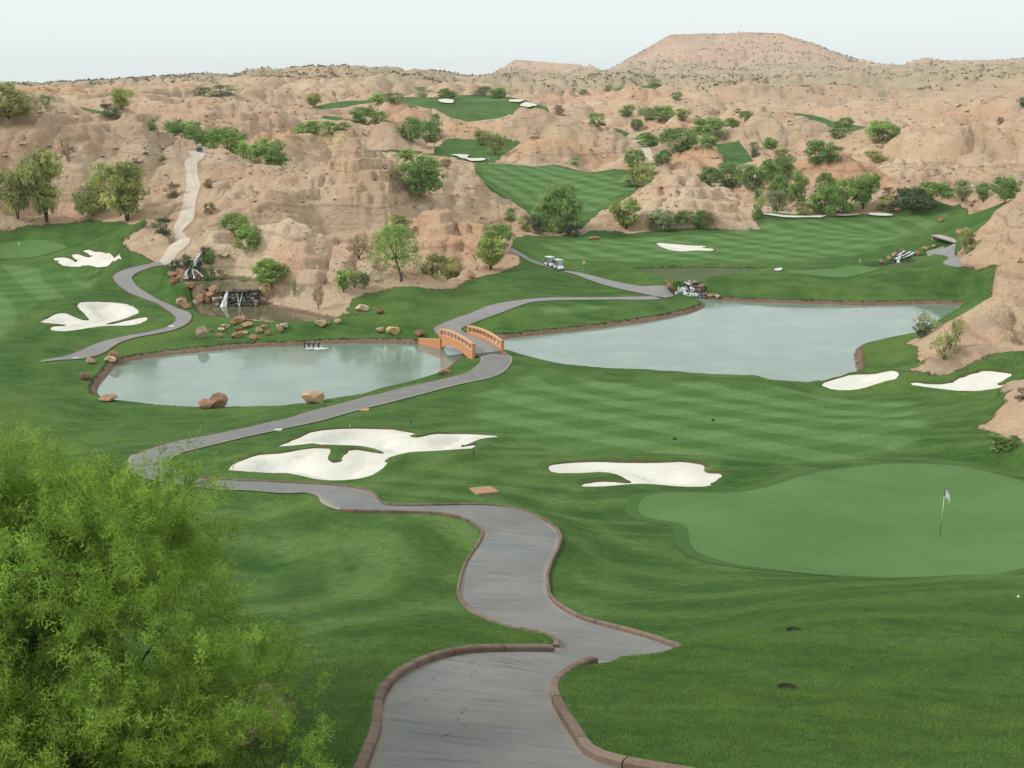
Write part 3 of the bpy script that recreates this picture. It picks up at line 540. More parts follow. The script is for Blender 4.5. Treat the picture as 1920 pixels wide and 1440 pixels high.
# ------------------------------------------------------------------ ground materials
_g = np.mean(GREENS[0][1], 0); _h = hit(HB, 560, 1080, 25, 45); _k = hit(HB, 1080, 900, 40, 65)
RINGS = [(float(_g[0]), float(_g[1]), 3.3, 9.0, 42.0, 0.38), (float(_h[0])-3, float(_h[1]), 3.9, 1.0, 16.0, 0.6), (float(_k[0]), float(_k[1])+6, 4.6, 2.0, 22.0, 0.4)]
def ground_material():
    b = MB('ground'); pos = b.n('ShaderNodeNewGeometry').outputs['Position']
    g, w, f = b.attr('g'), b.attr('w'), b.attr('f')
    n_big = b.noise(pos, 0.06, 3); n_mid = b.noise(pos, 0.35, 4); n_fin = b.noise(pos, 3.0, 4, 0.65); n_vf = b.noise(pos, 22.0, 3, 0.7)
    # turf
    streak = b.noise(b.scaled(pos, (0.10, 1.1, 0.5), (0, 0, math.radians(14))), 1.0, 4, 0.6)
    rough = b.mix(b.ramp(b.math('ADD', b.math('MULTIPLY', n_mid, 0.5), b.math('MULTIPLY', n_big, 0.5)), 0.38, 0.62), (0.046, 0.106, 0.023), (0.092, 0.163, 0.041))
    rough = b.mix(b.ramp(streak, 0.45, 0.72, 0.0, 0.55), rough, (0.112, 0.195, 0.056))
    rough = b.mix(b.ramp(n_big, 0.5, 0.75, 0.0, 0.5), rough, (0.112, 0.170, 0.036))
    sp = b.n('ShaderNodeSeparateXYZ', {'Vector': b.scaled(pos, (1, 1, 1), (0, 0, math.radians(-31)))})
    wob = b.math('MULTIPLY', b.noise(pos, 0.12, 2), 2.2)
    s1 = b.math('SINE', b.math('MULTIPLY', b.math('ADD', sp.outputs[0], wob), 2*PI/7.0))
    s2 = b.math('SINE', b.math('MULTIPLY', b.math('ADD', sp.outputs[1], wob), 2*PI/6.2))
    chk = b.math('ADD', b.math('MULTIPLY', b.ramp(s1, -0.35, 0.35), 0.62), b.math('MULTIPLY', b.ramp(s2, -0.35, 0.35), 0.38))
    fair = b.mix(b.math('MULTIPLY', chk, 1.0), (0.066, 0.142, 0.034), (0.138, 0.232, 0.084))
    fair = b.mix(b.ramp(n_mid, 0.35, 0.75, 0.0, 0.4), fair, (0.085, 0.170, 0.038))
    for (cx, cy, sp_, r0_, r1_, am) in RINGS:
        dx = b.math('SUBTRACT', b.n('ShaderNodeSeparateXYZ', {'Vector': pos}).outputs[0], cx); dy = b.math('SUBTRACT', b.n('ShaderNodeSeparateXYZ', {'Vector': pos}).outputs[1], cy)
        dd = b.math('SQRT', b.math('ADD', b.math('MULTIPLY', dx, dx), b.math('MULTIPLY', dy, dy)))
        ph = b.math('SINE', b.math('MULTIPLY', b.math('ADD', dd, b.math('MULTIPLY', b.noise(pos, 0.10, 3), 5.0)), 2*PI/sp_))
        wv = b.math('MULTIPLY', b.ramp(dd, r1_, r1_*0.7), b.ramp(dd, r0_, r0_+2))
        rough = b.mix(b.math('MULTIPLY', wv, b.ramp(ph, 0.2, 0.95, 0.0, am)), rough, (0.118, 0.198, 0.060))
        rough = b.mix(b.math('MULTIPLY', wv, b.ramp(ph, -0.2, -0.9, 0.0, am*0.8)), rough, (0.034, 0.088, 0.018))
    turf = b.mix(b.ramp(b.math('ADD', f, b.math('MULTIPLY', n_mid, 1.2)), -0.4, 1.6), rough, fair)
    turf = b.mul(1.0, turf, b.n('ShaderNodeCombineColor', {0: b.ramp(n_fin, 0.2, 0.8, 0.72, 1.28), 1: b.ramp(n_fin, 0.2, 0.8, 0.76, 1.22), 2: b.ramp(n_fin, 0.2, 0.8, 0.72, 1.25)}))
    turf = b.mul(1.0, turf, b.n('ShaderNodeCombineColor', {0: b.ramp(n_vf, 0.2, 0.8, 0.8, 1.2), 1: b.ramp(n_vf, 0.2, 0.8, 0.82, 1.18), 2: b.ramp(n_vf, 0.2, 0.8, 0.8, 1.2)}))
    # wild ground
    d1 = b.noise(pos, 0.012, 4, 0.6); d2 = b.noise(pos, 0.09, 5, 0.62); d3 = b.noise(pos, 0.8, 5, 0.7); d4 = b.noise(pos, 5.0, 3, 0.7)
    sz = b.n('ShaderNodeSeparateXYZ', {'Vector': pos})
    zz = b.math('ADD', sz.outputs[2], b.math('MULTIPLY', b.noise(pos, 0.05, 3), 7.0))
    strat = b.n('ShaderNodeTexNoise', {'Scale': 1.0, 'Detail': 3.0, 'Roughness': 0.7}, noise_dimensions='1D'); b.put(strat.inputs['W'], b.math('MULTIPLY', zz, 0.55))
    des = b.mix(b.ramp(d1, 0.38, 0.62), (0.655, 0.460, 0.298), (0.620, 0.400, 0.268))
    des = b.mix(b.ramp(d2, 0.45, 0.64, 0.0, 0.8), des, (0.680, 0.520, 0.365))
    scree = b.noise(pos, 0.030, 4, 0.65)
    des = b.mix(b.math('MULTIPLY', b.ramp(scree, 0.54, 0.66), b.ramp(d3, 0.30, 0.62, 0.2, 0.7)), des, (0.340, 0.270, 0.195))
    des = b.mix(b.ramp(strat.outputs[0], 0.52, 0.70, 0.0, 0.5), des, (0.40, 0.245, 0.16))
    des = b.mix(b.ramp(d3, 0.54, 0.74, 0.0, 0.4), des, (0.33, 0.225, 0.15))
    des = b.mix(b.ramp(d4, 0.62, 0.74, 0.0, 0.5), des, (0.23, 0.17, 0.115))
    des = b.mix(b.ramp(d4, 0.38, 0.25, 0.0, 0.4), des, (0.55, 0.46, 0.35))
    d6 = b.noise(pos, 1.7, 4, 0.75); d7 = b.noise(pos, 0.28, 4, 0.7)
    des = b.mix(b.ramp(d6, 0.57, 0.70, 0.0, 0.45), des, (0.33, 0.23, 0.16)); des = b.mix(b.ramp(d6, 0.42, 0.30, 0.0, 0.45), des, (0.66, 0.53, 0.39))
    des = b.mix(b.ramp(d7, 0.55, 0.70, 0.0, 0.35), des, (0.40, 0.285, 0.19))
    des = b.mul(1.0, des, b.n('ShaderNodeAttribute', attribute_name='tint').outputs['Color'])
    # distant flats are yellower and carry low dry grass
    dry = b.attr('dry')
    des = b.mix(b.math('MULTIPLY', dry, b.ramp(d2, 0.35, 0.6, 0.25, 0.8)), des, (0.36, 0.315, 0.21))
    gm = b.ramp(b.math('ADD', g, b.math('MULTIPLY', b.math('SUBTRACT', b.noise(pos, 0.7, 4, 0.7), 0.5), 2.4)), -0.12, 0.22)
    trans = b.mix(b.ramp(b.math('ADD', g, b.math('MULTIPLY', n_mid, 2.5)), -0.6, 2.2), (0.115, 0.105, 0.045), turf)
    col = b.mix(gm, des, trans)
    soil = b.mix(n_mid, (0.20, 0.125, 0.085), (0.33, 0.235, 0.165))
    soil = b.mix(b.ramp(d4, 0.55, 0.7, 0.0, 0.7), soil, (0.10, 0.075, 0.045))
    wm = b.ramp(b.math('ADD', w, b.math('MULTIPLY', b.math('SUBTRACT', b.noise(pos, 1.1, 3, 0.7), 0.5), 1.3)), -0.95, -0.6)
    col = b.mix(wm, col, soil)
    gb = b.math('MULTIPLY', gm, b.math('SUBTRACT', 1.0, wm))
    hg = b.math('ADD', b.math('MULTIPLY', n_vf, 0.05), b.math('MULTIPLY', n_fin, 0.12))
    hd = b.math('ADD', b.math('ADD', b.math('MULTIPLY', d4, 0.38), b.math('MULTIPLY', d3, 1.5)), b.math('MULTIPLY', strat.outputs[0], 0.7))
    hm = b.n('ShaderNodeMix', data_type='FLOAT'); b.put(hm.inputs[0], gb); b.put(hm.inputs[2], hd); b.put(hm.inputs[3], hg)
    b.bsdf(col, 0.95, 0.08, b.bump(hm.outputs[0], 0.85, 1.0))
    return b.m
M = {}
M['ground'] = ground_material()

# ------------------------------------------------------------------ ground mesh, split into lawn, desert, mesas
def ring_back():
    eL, eR = EF[0], EF[-1]; out = []
    for a in az_c:
        t = (a-AZM)/(2*PI-2*AZM); out.append((eR*(1-t)+eL*t)*RF)
    return np.array(out)
HBk = ring_back()
Xa = np.concatenate([XF, np.sin(az_c)[:, None]*RF]); Ya = np.concatenate([YF, np.cos(az_c)[:, None]*RF]); Za = np.concatenate([HF, HBk])
NA = len(Xa); V = np.stack([Xa, Ya, Za], -1).reshape(-1, 3)
gat = np.concatenate([GS, np.tile(np.where(RF < 120, 6.0, -6.0), len(az_c))]); wat = np.concatenate([WA, np.full(len(az_c)*NS, -14.0)]); fat = np.concatenate([FS, np.full(len(az_c)*NS, -3.0)])
tat = np.concatenate([TINTS.reshape(-1, 3), np.ones((len(az_c)*NS, 3))])
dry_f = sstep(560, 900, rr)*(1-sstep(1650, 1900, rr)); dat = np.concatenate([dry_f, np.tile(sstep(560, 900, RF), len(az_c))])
ii = np.arange(NA); jj = np.arange(NS-1); I, J = np.meshgrid(ii, jj, indexing='ij'); I2 = (I+1) % NA
Fq = np.stack([I*NS+J, I*NS+J+1, I2*NS+J+1, I2*NS+J], -1).reshape(-1, 4)
fg = gat[Fq].mean(1); fx = V[Fq].mean(1); frd = np.hypot(fx[:, 0], fx[:, 1]); faz = np.degrees(np.arctan2(fx[:, 0], fx[:, 1]))
lab = np.where(fg > 0, 0, 1)
lab[(frd > 1600) & (faz > 3) & (faz < 17) & (lab == 1)] = 2
lab[(frd > 2600) & (faz > -2.5) & (faz < 5.2) & (lab == 1)] = 3
lab[(frd > 5000)] = 4
def sub(name, l, label=None):
    fs = Fq[lab == l]; used = np.unique(fs); mp = np.full(len(V), -1, np.int64); mp[used] = np.arange(len(used))
    o = mesh_obj(name, V[used], mp[fs], M['ground']); me = o.data
    for an, arr in (('g', gat), ('w', wat), ('f', fat), ('dry', dat)):
        a = me.attributes.new(an, 'FLOAT', 'POINT'); a.data.foreach_set('value', arr[used].astype(np.float32))
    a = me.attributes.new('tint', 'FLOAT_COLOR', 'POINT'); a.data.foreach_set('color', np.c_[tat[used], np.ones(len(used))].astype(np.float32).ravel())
    tag(o, label, kind='structure'); return o
sub('lawn', 0, 'mown green golf turf of the valley floor'); sub('desert_hills', 1, 'bare tan badland hills round the course')
sub('mesa', 2, 'broad flat topped mesa on the skyline right of centre'); sub('mesa', 3, 'small flat topped mesa left of the broad one'); sub('distant_plain', 4, 'far pale plain and mountains at the horizon')
bl = [(0,0,0)]
# ground under the viewer's feet closes the net
def cap_centre():
    k = NA; ring = V.reshape(NA, NS, 3)[:, 0]; v = np.vstack([ring, [[0, 0, -2.4]]])
    o = mesh_obj('lawn', v, [[i, (i+1) % k, k] for i in range(k)], M['ground'])
    a = o.data.attributes.new('g', 'FLOAT', 'POINT'); a.data.foreach_set('value', np.full(len(v), 6.0, np.float32))
    for an in ('w', 'f'):
        a = o.data.attributes.new(an, 'FLOAT', 'POINT'); a.data.foreach_set('value', np.full(len(v), -9.0, np.float32))
    tag(o, 'turf of the high tee', kind='structure')
cap_centre()

# ------------------------------------------------------------------ surfaces laid on the ground
from mathutils.geometry import delaunay_2d_cdt
def fill(pl, step, rim=0.0):
    lo, hi = pl.min(0), pl.max(0)
    gx = np.arange(lo[0], hi[0], step); gy = np.arange(lo[1], hi[1], step)
    G = np.stack(np.meshgrid(gx, gy, indexing='ij'), -1).reshape(-1, 2)
    if len(G):
        G = G+RNG.uniform(-0.2, 0.2, G.shape)*step
        G = G[sdf(pl, G[:, 0], G[:, 1], step*2) > step*0.35]
    n = len(pl); pts = [Vector(p) for p in pl]+[Vector(p) for p in G]
    v, e, f, *_ = delaunay_2d_cdt(pts, [], [list(range(n))], 1, 1e-4)
    v = np.array([(p.x, p.y) for p in v]); fs = []
    for t in f:
        a, b, c = (v[i] for i in t[:3]); cr = (b[0]-a[0])*(c[1]-a[1])-(b[1]-a[1])*(c[0]-a[0])
        fs.append(list(t) if cr > 0 else list(t)[::-1])
    return v, fs
def outward(pl):
    ar = 0.5*np.sum(pl[:, 0]*np.roll(pl[:, 1], -1)-np.roll(pl[:, 0], -1)*pl[:, 1])
    t = np.roll(pl, -1, 0)-np.roll(pl, 1, 0); t /= np.linalg.norm(t, axis=1)[:, None]+1e-9
    nrm = np.stack([t[:, 1], -t[:, 0]], 1); return nrm if ar > 0 else -nrm
def water_material(name, deep, rip, scale, ior=1.36, rgh=0.05, spc=0.5):
    b = MB(name); pos = b.n('ShaderNodeNewGeometry').outputs['Position']
    n1 = b.noise(b.scaled(pos, (1.0, 2.2, 1)), scale, 3, 0.6); n2 = b.noise(pos, 0.10, 2)
    calm = b.ramp(n2, 0.42, 0.62, 0.12, 1.0)
    bp = b.n('ShaderNodeBump', {'Distance': 0.05, 'Height': n1}); b.put(bp.inputs['Strength'], b.math('MULTIPLY', calm, rip))
    col = b.mix(b.ramp(b.noise(pos, 0.22, 3), 0.35, 0.7), deep, tuple(c*1.25 for c in deep))
    b.bsdf(col, rgh, spc, bp.outputs[0], IOR=ior)
    return b.m
M['water'] = water_material('pond_water', (0.165, 0.222, 0.182), 0.18, 2.4, 1.5)
M['muddy'] = water_material('muddy_water', (0.115, 0.105, 0.060), 0.15, 2.6, 1.33)
M['dull'] = water_material('shallow_water', (0.075, 0.100, 0.040), 0.15, 2.6, 1.09, 0.35, 0.12)
pond_names = {'left': 'pond', 'right': 'pond', 'low': 'pool', 'up': 'pool', 'far': 'pool', 'stream': 'pool'}
pond_lab = {'left': 'pale green pond left of the orange footbridge', 'right': 'wide pale pond right of the orange footbridge', 'low': 'brown pool below the stone weir', 'up': 'brown pool between the waterfall and the stone weir', 'far': 'brown pool above the white cascade', 'stream': 'small pool beside the far green'}
for k, p in PONDS.items():
    q = smooth_closed(p, 1); q = q+outward(q)*0.45
    v, f = fill(q, 3.0)
    o = mesh_obj(pond_names[k], np.c_[v, np.full(len(v), POND_Z[k]+(0.012 if k == 'right' else 0))], f, M['water'] if k in ('left', 'right') else M['dull' if k in ('far', 'stream') else 'muddy'])
    tag(o, pond_lab[k], kind='structure')
# putting greens
def green_material():
    b = MB('green_turf'); pos = b.n('ShaderNodeNewGeometry').outputs['Position']
    n1 = b.noise(pos, 0.25, 3); n2 = b.noise(b.scaled(pos, (0.12, 0.9, 1), (0, 0, 0.25)), 1.0, 3); n3 = b.noise(pos, 9, 3, 0.7)
    c = b.mix(b.ramp(n1, 0.35, 0.65), (0.086, 0.168, 0.050), (0.106, 0.190, 0.062))
    c = b.mix(b.ramp(n2, 0.45, 0.7, 0, 0.5), c, (0.108, 0.182, 0.066))
    c = b.mul(1.0, c, b.n('ShaderNodeCombineColor', {0: b.ramp(n3, 0.25, 0.75, 0.9, 1.1), 1: b.ramp(n3, 0.25, 0.75, 0.92, 1.08), 2: b.ramp(n3, 0.25, 0.75, 0.9, 1.1)}))
    b.bsdf(c, 0.9, 0.1, b.bump(n3, 0.25, 0.02)); return b.m
def fringe_material():
    b = MB('fringe_turf'); pos = b.n('ShaderNodeNewGeometry').outputs['Position']
    n3 = b.noise(pos, 4, 4, 0.7); c = b.mix(n3, (0.048, 0.106, 0.026), (0.074, 0.138, 0.038)); b.bsdf(c, 0.92, 0.1, b.bump(n3, 0.4, 0.05)); return b.m
M['green'] = green_material(); M['fringe'] = fringe_material()
green_lab = {'near': 'large pale putting green with the white flag at right', 'left': 'pale putting green at the left edge below the trees', 'far': 'narrow pale putting green beyond the wide pond', 'mid': 'sliver of green beside the star shaped bunker', 'upper': 'sliver of green on the upper hillside'}
for k, p in GREENS:
    r = float(np.hypot(*p.mean(0))); st = max(0.7, r*0.006)
    v, f = fill(p, st); z = z0(v[:, 0], v[:, 1])+0.02+0.00018*r
    tag(mesh_obj('putting_green', np.c_[v, z], f, M['green']), green_lab[k], kind='structure')
    if k in ('near',):
        nr = outward(p); rings = []
        for off, dz in ((-0.05, 0.022), (0.3, 0.026), (0.62, 0.016)):
            q = p+nr*off; rings.append(np.c_[q, z0(q[:, 0], q[:, 1])+dz])
        n = len(p); vv = np.concatenate(rings); ff = [[i+a*n, (i+1) % n+a*n, (i+1) % n+(a+1)*n, i+(a+1)*n] for a in (0, 1) for i in range(n)]
        tag(mesh_obj('green_fringe', vv, ff, M['fringe']), 'darker collar of turf round the large green', kind='structure')
# bunkers
def sand_material():
    b = MB('sand'); pos = b.n('ShaderNodeNewGeometry').outputs['Position']
    n1 = b.noise(pos, 0.35, 3); n2 = b.noise(pos, 3.0, 4, 0.6); n3 = b.noise(b.scaled(pos, (0.5, 3.0, 1), (0, 0, 0.4)), 1.6, 3)
    c = b.mix(b.ramp(n1, 0.4, 0.65), (0.70, 0.67, 0.605), (0.655, 0.61, 0.53)); c = b.mix(b.ramp(n2, 0.58, 0.74, 0, 0.25), c, (0.60, 0.53, 0.42))
    b.bsdf(c, 0.95, 0.05, b.bump(b.math('ADD', n2, b.math('MULTIPLY', n3, 1.6)), 0.8, 0.10)); return b.m
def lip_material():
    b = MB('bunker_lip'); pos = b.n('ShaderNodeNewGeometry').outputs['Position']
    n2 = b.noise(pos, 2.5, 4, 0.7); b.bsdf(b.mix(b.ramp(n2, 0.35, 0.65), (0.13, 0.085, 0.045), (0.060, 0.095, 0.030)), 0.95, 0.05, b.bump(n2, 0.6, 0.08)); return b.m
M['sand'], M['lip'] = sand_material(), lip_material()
blab = {'twin': 'large white bunker split by a grass tongue left of the fairway', 'hook': 'long white bunker above the near green', 'spread': 'white bunker like a spread leaf on the left lawn', 'paw': 'small fingered bunker beside the left green', 'shore': 'white bunker touching the shore of the wide pond', 'right': 'white bunker under the tan hill at the right edge', 'bird': 'thin bird shaped bunker on the far fairway', 'strip': 'thin strip of sand along the far edge of the fairway', 'star': 'white star shaped bunker between the tan mounds', 'ridge': 'white bunker on the upper hillside green', 'dot': 'tiny patch of sand beside the far green'}
for k, p in BUNKERS:
    r = float(np.hypot(*p.mean(0))); cl = r*0.0034 if r < 270 else r*0.0056; dep = BD.get(k, 0.0)
    nr = outward(p)
    for _ in range(1): p = p+nr*RNG.normal(0, 0.06, (len(p), 1))*min(1.0, r/60)
    v, f = fill(p, max(0.45, cl*1.3)); d = sdf(p, v[:, 0], v[:, 1], 4.0)
    z = z0(v[:, 0], v[:, 1])+0.03+(0.0011*r if dep == 0 else 0)-dep*0.85*sstep(cl+0.55, cl+1.9, d)
    o = mesh_obj('bunker', np.c_[v, z], f, M['sand']); tag(o, blab[k], kind='structure')
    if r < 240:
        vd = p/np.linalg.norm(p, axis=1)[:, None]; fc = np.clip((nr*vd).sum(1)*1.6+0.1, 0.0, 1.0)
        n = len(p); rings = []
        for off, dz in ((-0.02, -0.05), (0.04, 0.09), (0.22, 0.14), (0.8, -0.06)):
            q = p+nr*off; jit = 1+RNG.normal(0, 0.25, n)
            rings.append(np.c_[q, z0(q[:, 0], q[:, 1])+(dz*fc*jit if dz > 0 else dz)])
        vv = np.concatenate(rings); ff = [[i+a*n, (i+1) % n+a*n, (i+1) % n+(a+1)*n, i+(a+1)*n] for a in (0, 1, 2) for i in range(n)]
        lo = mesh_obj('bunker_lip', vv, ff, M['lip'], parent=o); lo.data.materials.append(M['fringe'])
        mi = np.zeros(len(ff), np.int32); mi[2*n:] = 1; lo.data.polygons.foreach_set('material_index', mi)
# cart paths
def path_material(name, c0, c1, near):
    b = MB(name); pos = b.n('ShaderNodeNewGeometry').outputs['Position']
    uv = b.n('ShaderNodeAttribute', attribute_name='pathuv'); su = b.n('ShaderNodeSeparateXYZ', {'Vector': uv.outputs['Vector']}); u, v = su.outputs[0], su.outputs[1]
    n1 = b.noise(pos, 0.5, 4, 0.6); n2 = b.noise(pos, 6, 4, 0.7); n3 = b.noise(pos, 40, 3, 0.7)
    c = b.mix(b.ramp(n1, 0.35, 0.65), c0, c1)
    if near:
        gr = b.noise(b.n('ShaderNodeCombineXYZ', {0: b.math('MULTIPLY', u, 1.3), 1: b.math('MULTIPLY', v, 5.0)}), 1.0, 4, 0.65)
        c = b.mix(b.ramp(gr, 0.53, 0.70, 0, 0.75), c, (0.105, 0.110, 0.120))
        c = b.mix(b.ramp(gr, 0.45, 0.28, 0, 0.65), c, (0.29, 0.278, 0.258))
        bl = b.noise(pos, 0.28, 3, 0.5); c = b.mix(b.ramp(bl, 0.52, 0.68, 0, 0.45), c, (0.185, 0.205, 0.225))
        ed = b.math('ABSOLUTE', b.math('SUBTRACT', u, 0.5)); ed = b.math('ADD', ed, b.math('MULTIPLY', b.math('SUBTRACT', n1, 0.5), 0.10))
        c = b.mix(b.ramp(ed, 0.40, 0.49, 0, 0.7), c, (0.36, 0.30, 0.235))
        red = b.noise(b.scaled(pos, (0.6, 1.6, 1)), 0.9, 3); c = b.mix(b.ramp(red, 0.58, 0.72, 0, 0.4), c, (0.25, 0.185, 0.15))
        vo = b.n('ShaderNodeTexVoronoi', {'Scale': 0.33, 'Randomness': 1.0}, feature='DISTANCE_TO_EDGE')
        wp = b.n('ShaderNodeVectorMath', {0: pos}, operation='ADD'); nz = b.n('ShaderNodeTexNoise', {'Scale': 1.3, 'Detail': 4.0}); b.put(nz.inputs['Vector'], pos); b.put(wp.inputs[1], nz.outputs['Color']); b.put(vo.inputs['Vector'], wp.outputs[0])
        cr = b.math('MULTIPLY', b.ramp(vo.outputs['Distance'], 0.0035, 0.001), b.ramp(b.noise(pos, 0.35, 2), 0.53, 0.6))
        c = b.mix(b.math('MULTIPLY', cr, 0.55), c, (0.06, 0.05, 0.045))
        hgt = b.math('ADD', b.math('MULTIPLY', gr, 0.03), b.math('MULTIPLY', n2, 0.02))
    else:
        hgt = b.math('MULTIPLY', n2, 0.04)
        if name == 'path_pale':
            ed = b.math('ADD', b.math('ABSOLUTE', b.math('SUBTRACT', u, 0.5)), b.math('MULTIPLY', b.math('SUBTRACT', b.noise(pos, 0.9, 4, 0.7), 0.5), 0.30))
            c = b.mix(b.ramp(ed, 0.34, 0.46), c, (0.55, 0.40, 0.27))
            c = b.mix(b.ramp(b.noise(b.n('ShaderNodeCombineXYZ', {0: b.math('MULTIPLY', u, 5.0), 1: b.math('MULTIPLY', v, 0.08)}), 1.0, 3), 0.5, 0.68, 0, 0.5), c, (0.40, 0.35, 0.29))
    c = b.mul(1.0, c, b.n('ShaderNodeCombineColor', {0: b.ramp(n3, 0.2, 0.8, 0.86, 1.14), 1: b.ramp(n3, 0.2, 0.8, 0.86, 1.14), 2: b.ramp(n3, 0.2, 0.8, 0.86, 1.14)}))
    b.bsdf(c, 0.85, 0.15, b.bump(hgt, 0.6, 1.0)); return b.m
M['path'] = path_material('path_concrete', (0.184, 0.180, 0.172), (0.222, 0.214, 0.202), True)
M['farpath'] = path_material('path_far', (0.245, 0.233, 0.228), (0.280, 0.262, 0.252), False)
M['hillpath'] = path_material('path_pale', (0.52, 0.445, 0.355), (0.58, 0.505, 0.41), False)
def kerb_material():
    b = MB('kerb_concrete'); pos = b.n('ShaderNodeNewGeometry').outputs['Position']; oi = b.n('ShaderNodeObjectInfo').outputs['Random']
    n1 = b.noise(pos, 3, 4, 0.7); n2 = b.noise(pos, 25, 3, 0.7)
    c = b.mix(b.ramp(n1, 0.35, 0.65), (0.135, 0.088, 0.068), (0.205, 0.145, 0.112)); c = b.mix(b.math('MULTIPLY', oi, 0.6), c, (0.25, 0.19, 0.155))
    b.bsdf(c, 0.9, 0.1, b.bump(n2, 0.5, 0.01)); return b.m
M['kerb'] = kerb_material()
path_objs = []
plab = ['concrete forecourt at the bottom of the picture', 'winding concrete cart path from the foreground to the bridge', 'cart path from the bridge to the fork', 'narrow cart path past the two golf carts', 'cart path round the left lawn', 'pale path climbing the tan hill', 'cart path under the right hill', 'short piece of path below the round tree', 'pale track between the tan mounds']
for idx, (k, a, c) in enumerate(PATHS):
    m = len(a); K = 9; vv = []; uvs = []; L = np.r_[0, np.cumsum(np.hypot(*np.diff((a+c)/2, axis=0).T))]
    for t in np.linspace(0, 1, K):
        q = a*(1-t)+c*t; r = np.hypot(q[:, 0], q[:, 1])
        vv.append(np.c_[q, z0(q[:, 0], q[:, 1])+near_off(r)+0.0001*r]); uvs.append(np.c_[np.full(m, t), L, np.zeros(m)])
    vv = np.stack(vv, 1).reshape(-1, 3); uvs = np.stack(uvs, 1).reshape(-1, 3)
    ff = [[i*K+j, i*K+j+1, (i+1)*K+j+1, (i+1)*K+j] for i in range(m-1) for j in range(K-1)]
    mt = M['hillpath'] if k in ('hill_path', 'desert_track') else (M['path'] if idx < 2 else M['farpath'])
    o = mesh_obj('cart_path' if k != 'desert_track' else 'desert_track', vv, ff, mt)
    at_ = o.data.attributes.new('pathuv', 'FLOAT_VECTOR', 'POINT'); at_.data.foreach_set('vector', uvs.astype(np.float32).ravel())
    bm = bmesh.new(); bm.from_mesh(o.data); bmesh.ops.recalc_face_normals(bm, faces=bm.faces)
    if sum(f.normal.z for f in bm.faces) < 0: bmesh.ops.reverse_faces(bm, faces=bm.faces)
    bm.to_mesh(o.data); bm.free()
    tag(o, plab[idx], kind='structure'); path_objs.append(o)
# kerbs: separate blocks near by, one long piece further away
def kerb_section(p, side, top, base, ws):
    # cross-sections along a polyline p; side = unit vectors pointing away from the road
    w0, w1 = -0.10, 0.045; ch = 0.025
    prof = [(w0, None), (w0, -ch), (w0+ch, 0.0), (w1-ch, 0.0), (w1, -ch), (w1, None)]
    out = []
    for off, dz in prof:
        q = p+side*(off*ws)[:, None]; out.append(np.c_[q, (top+dz) if dz is not None else base])
    return np.stack(out, 1)
def kerb(path_i, edge, u0, u1, h=0.04, blk=1.15):
    k, a, c = PATHS[path_i]; e, other = (a, c) if edge == 0 else (c, a)
    t = np.gradient(e, axis=0); t /= np.linalg.norm(t, axis=1)[:, None]+1e-9
    nrm = np.stack([t[:, 1], -t[:, 0]], 1); sg = np.sign(((e-other)*nrm).sum(1)); nrm = nrm*sg[:, None]
    d = np.r_[0, np.cumsum(np.hypot(*np.diff(e, axis=0).T))]; T0, T1 = d[-1]*u0, d[-1]*u1
    def seg(s0, s1, m):
        s = np.linspace(s0, s1, m); p = np.stack([np.interp(s, d, e[:, 0]), np.interp(s, d, e[:, 1])], 1)
        nn = np.stack([np.interp(s, d, nrm[:, 0]), np.interp(s, d, nrm[:, 1])], 1); nn /= np.linalg.norm(nn, axis=1)[:, None]+1e-9
        r = np.hypot(p[:, 0], p[:, 1]); zz = z0(p[:, 0], p[:, 1]); return kerb_section(p, nn, zz+h*0.6+0.10*sstep(27, 36, r), zz-0.35, 1.0-0.35*sstep(26, 34, r))
    def build(name, S_):
        m = len(S_); n6 = 6; v = S_.reshape(-1, 3)
        f = [[i*n6+j, i*n6+j+1, (i+1)*n6+j+1, (i+1)*n6+j] for i in range(m-1) for j in range(n6-1)]+[list(range(n6)), list(range((m-1)*n6, m*n6))]
        o = mesh_obj(name, v, f, M['kerb'], parent=path_objs[path_i], smooth=False)
        bm = bmesh.new(); bm.from_mesh(o.data); bmesh.ops.recalc_face_normals(bm, faces=bm.faces); bm.to_mesh(o.data); bm.free(); return o
    s = T0; run = None
    while s < T1-0.05:
        p = np.array([np.interp(s, d, e[:, 0]), np.interp(s, d, e[:, 1])]); r = float(np.hypot(*p))
        if r < 62:
            L = min(blk, T1-s); build('kerb_block', seg(s+0.011, s+L-0.011, 4)); s += L
        else: run = s; break
    if run is not None:
        # runs that come back close are split again into blocks only if near; otherwise one piece
        m = max(4, int((T1-run)/0.8)); build('kerb_run', seg(run, T1, m))
kerb(0, 0, 0.0, 0.995); kerb(0, 1, 0.0, 0.93)
kerb(1, 0, 0.022, 0.235); kerb(1, 1, 0.03, 0.40); kerb(1, 0, 0.50, 0.965)
kerb(2, 0, 0.05, 0.97); kerb(3, 1, 0.0, 1.0); kerb(4, 0, 0.05, 0.98); kerb(4, 1, 0.1, 0.98)

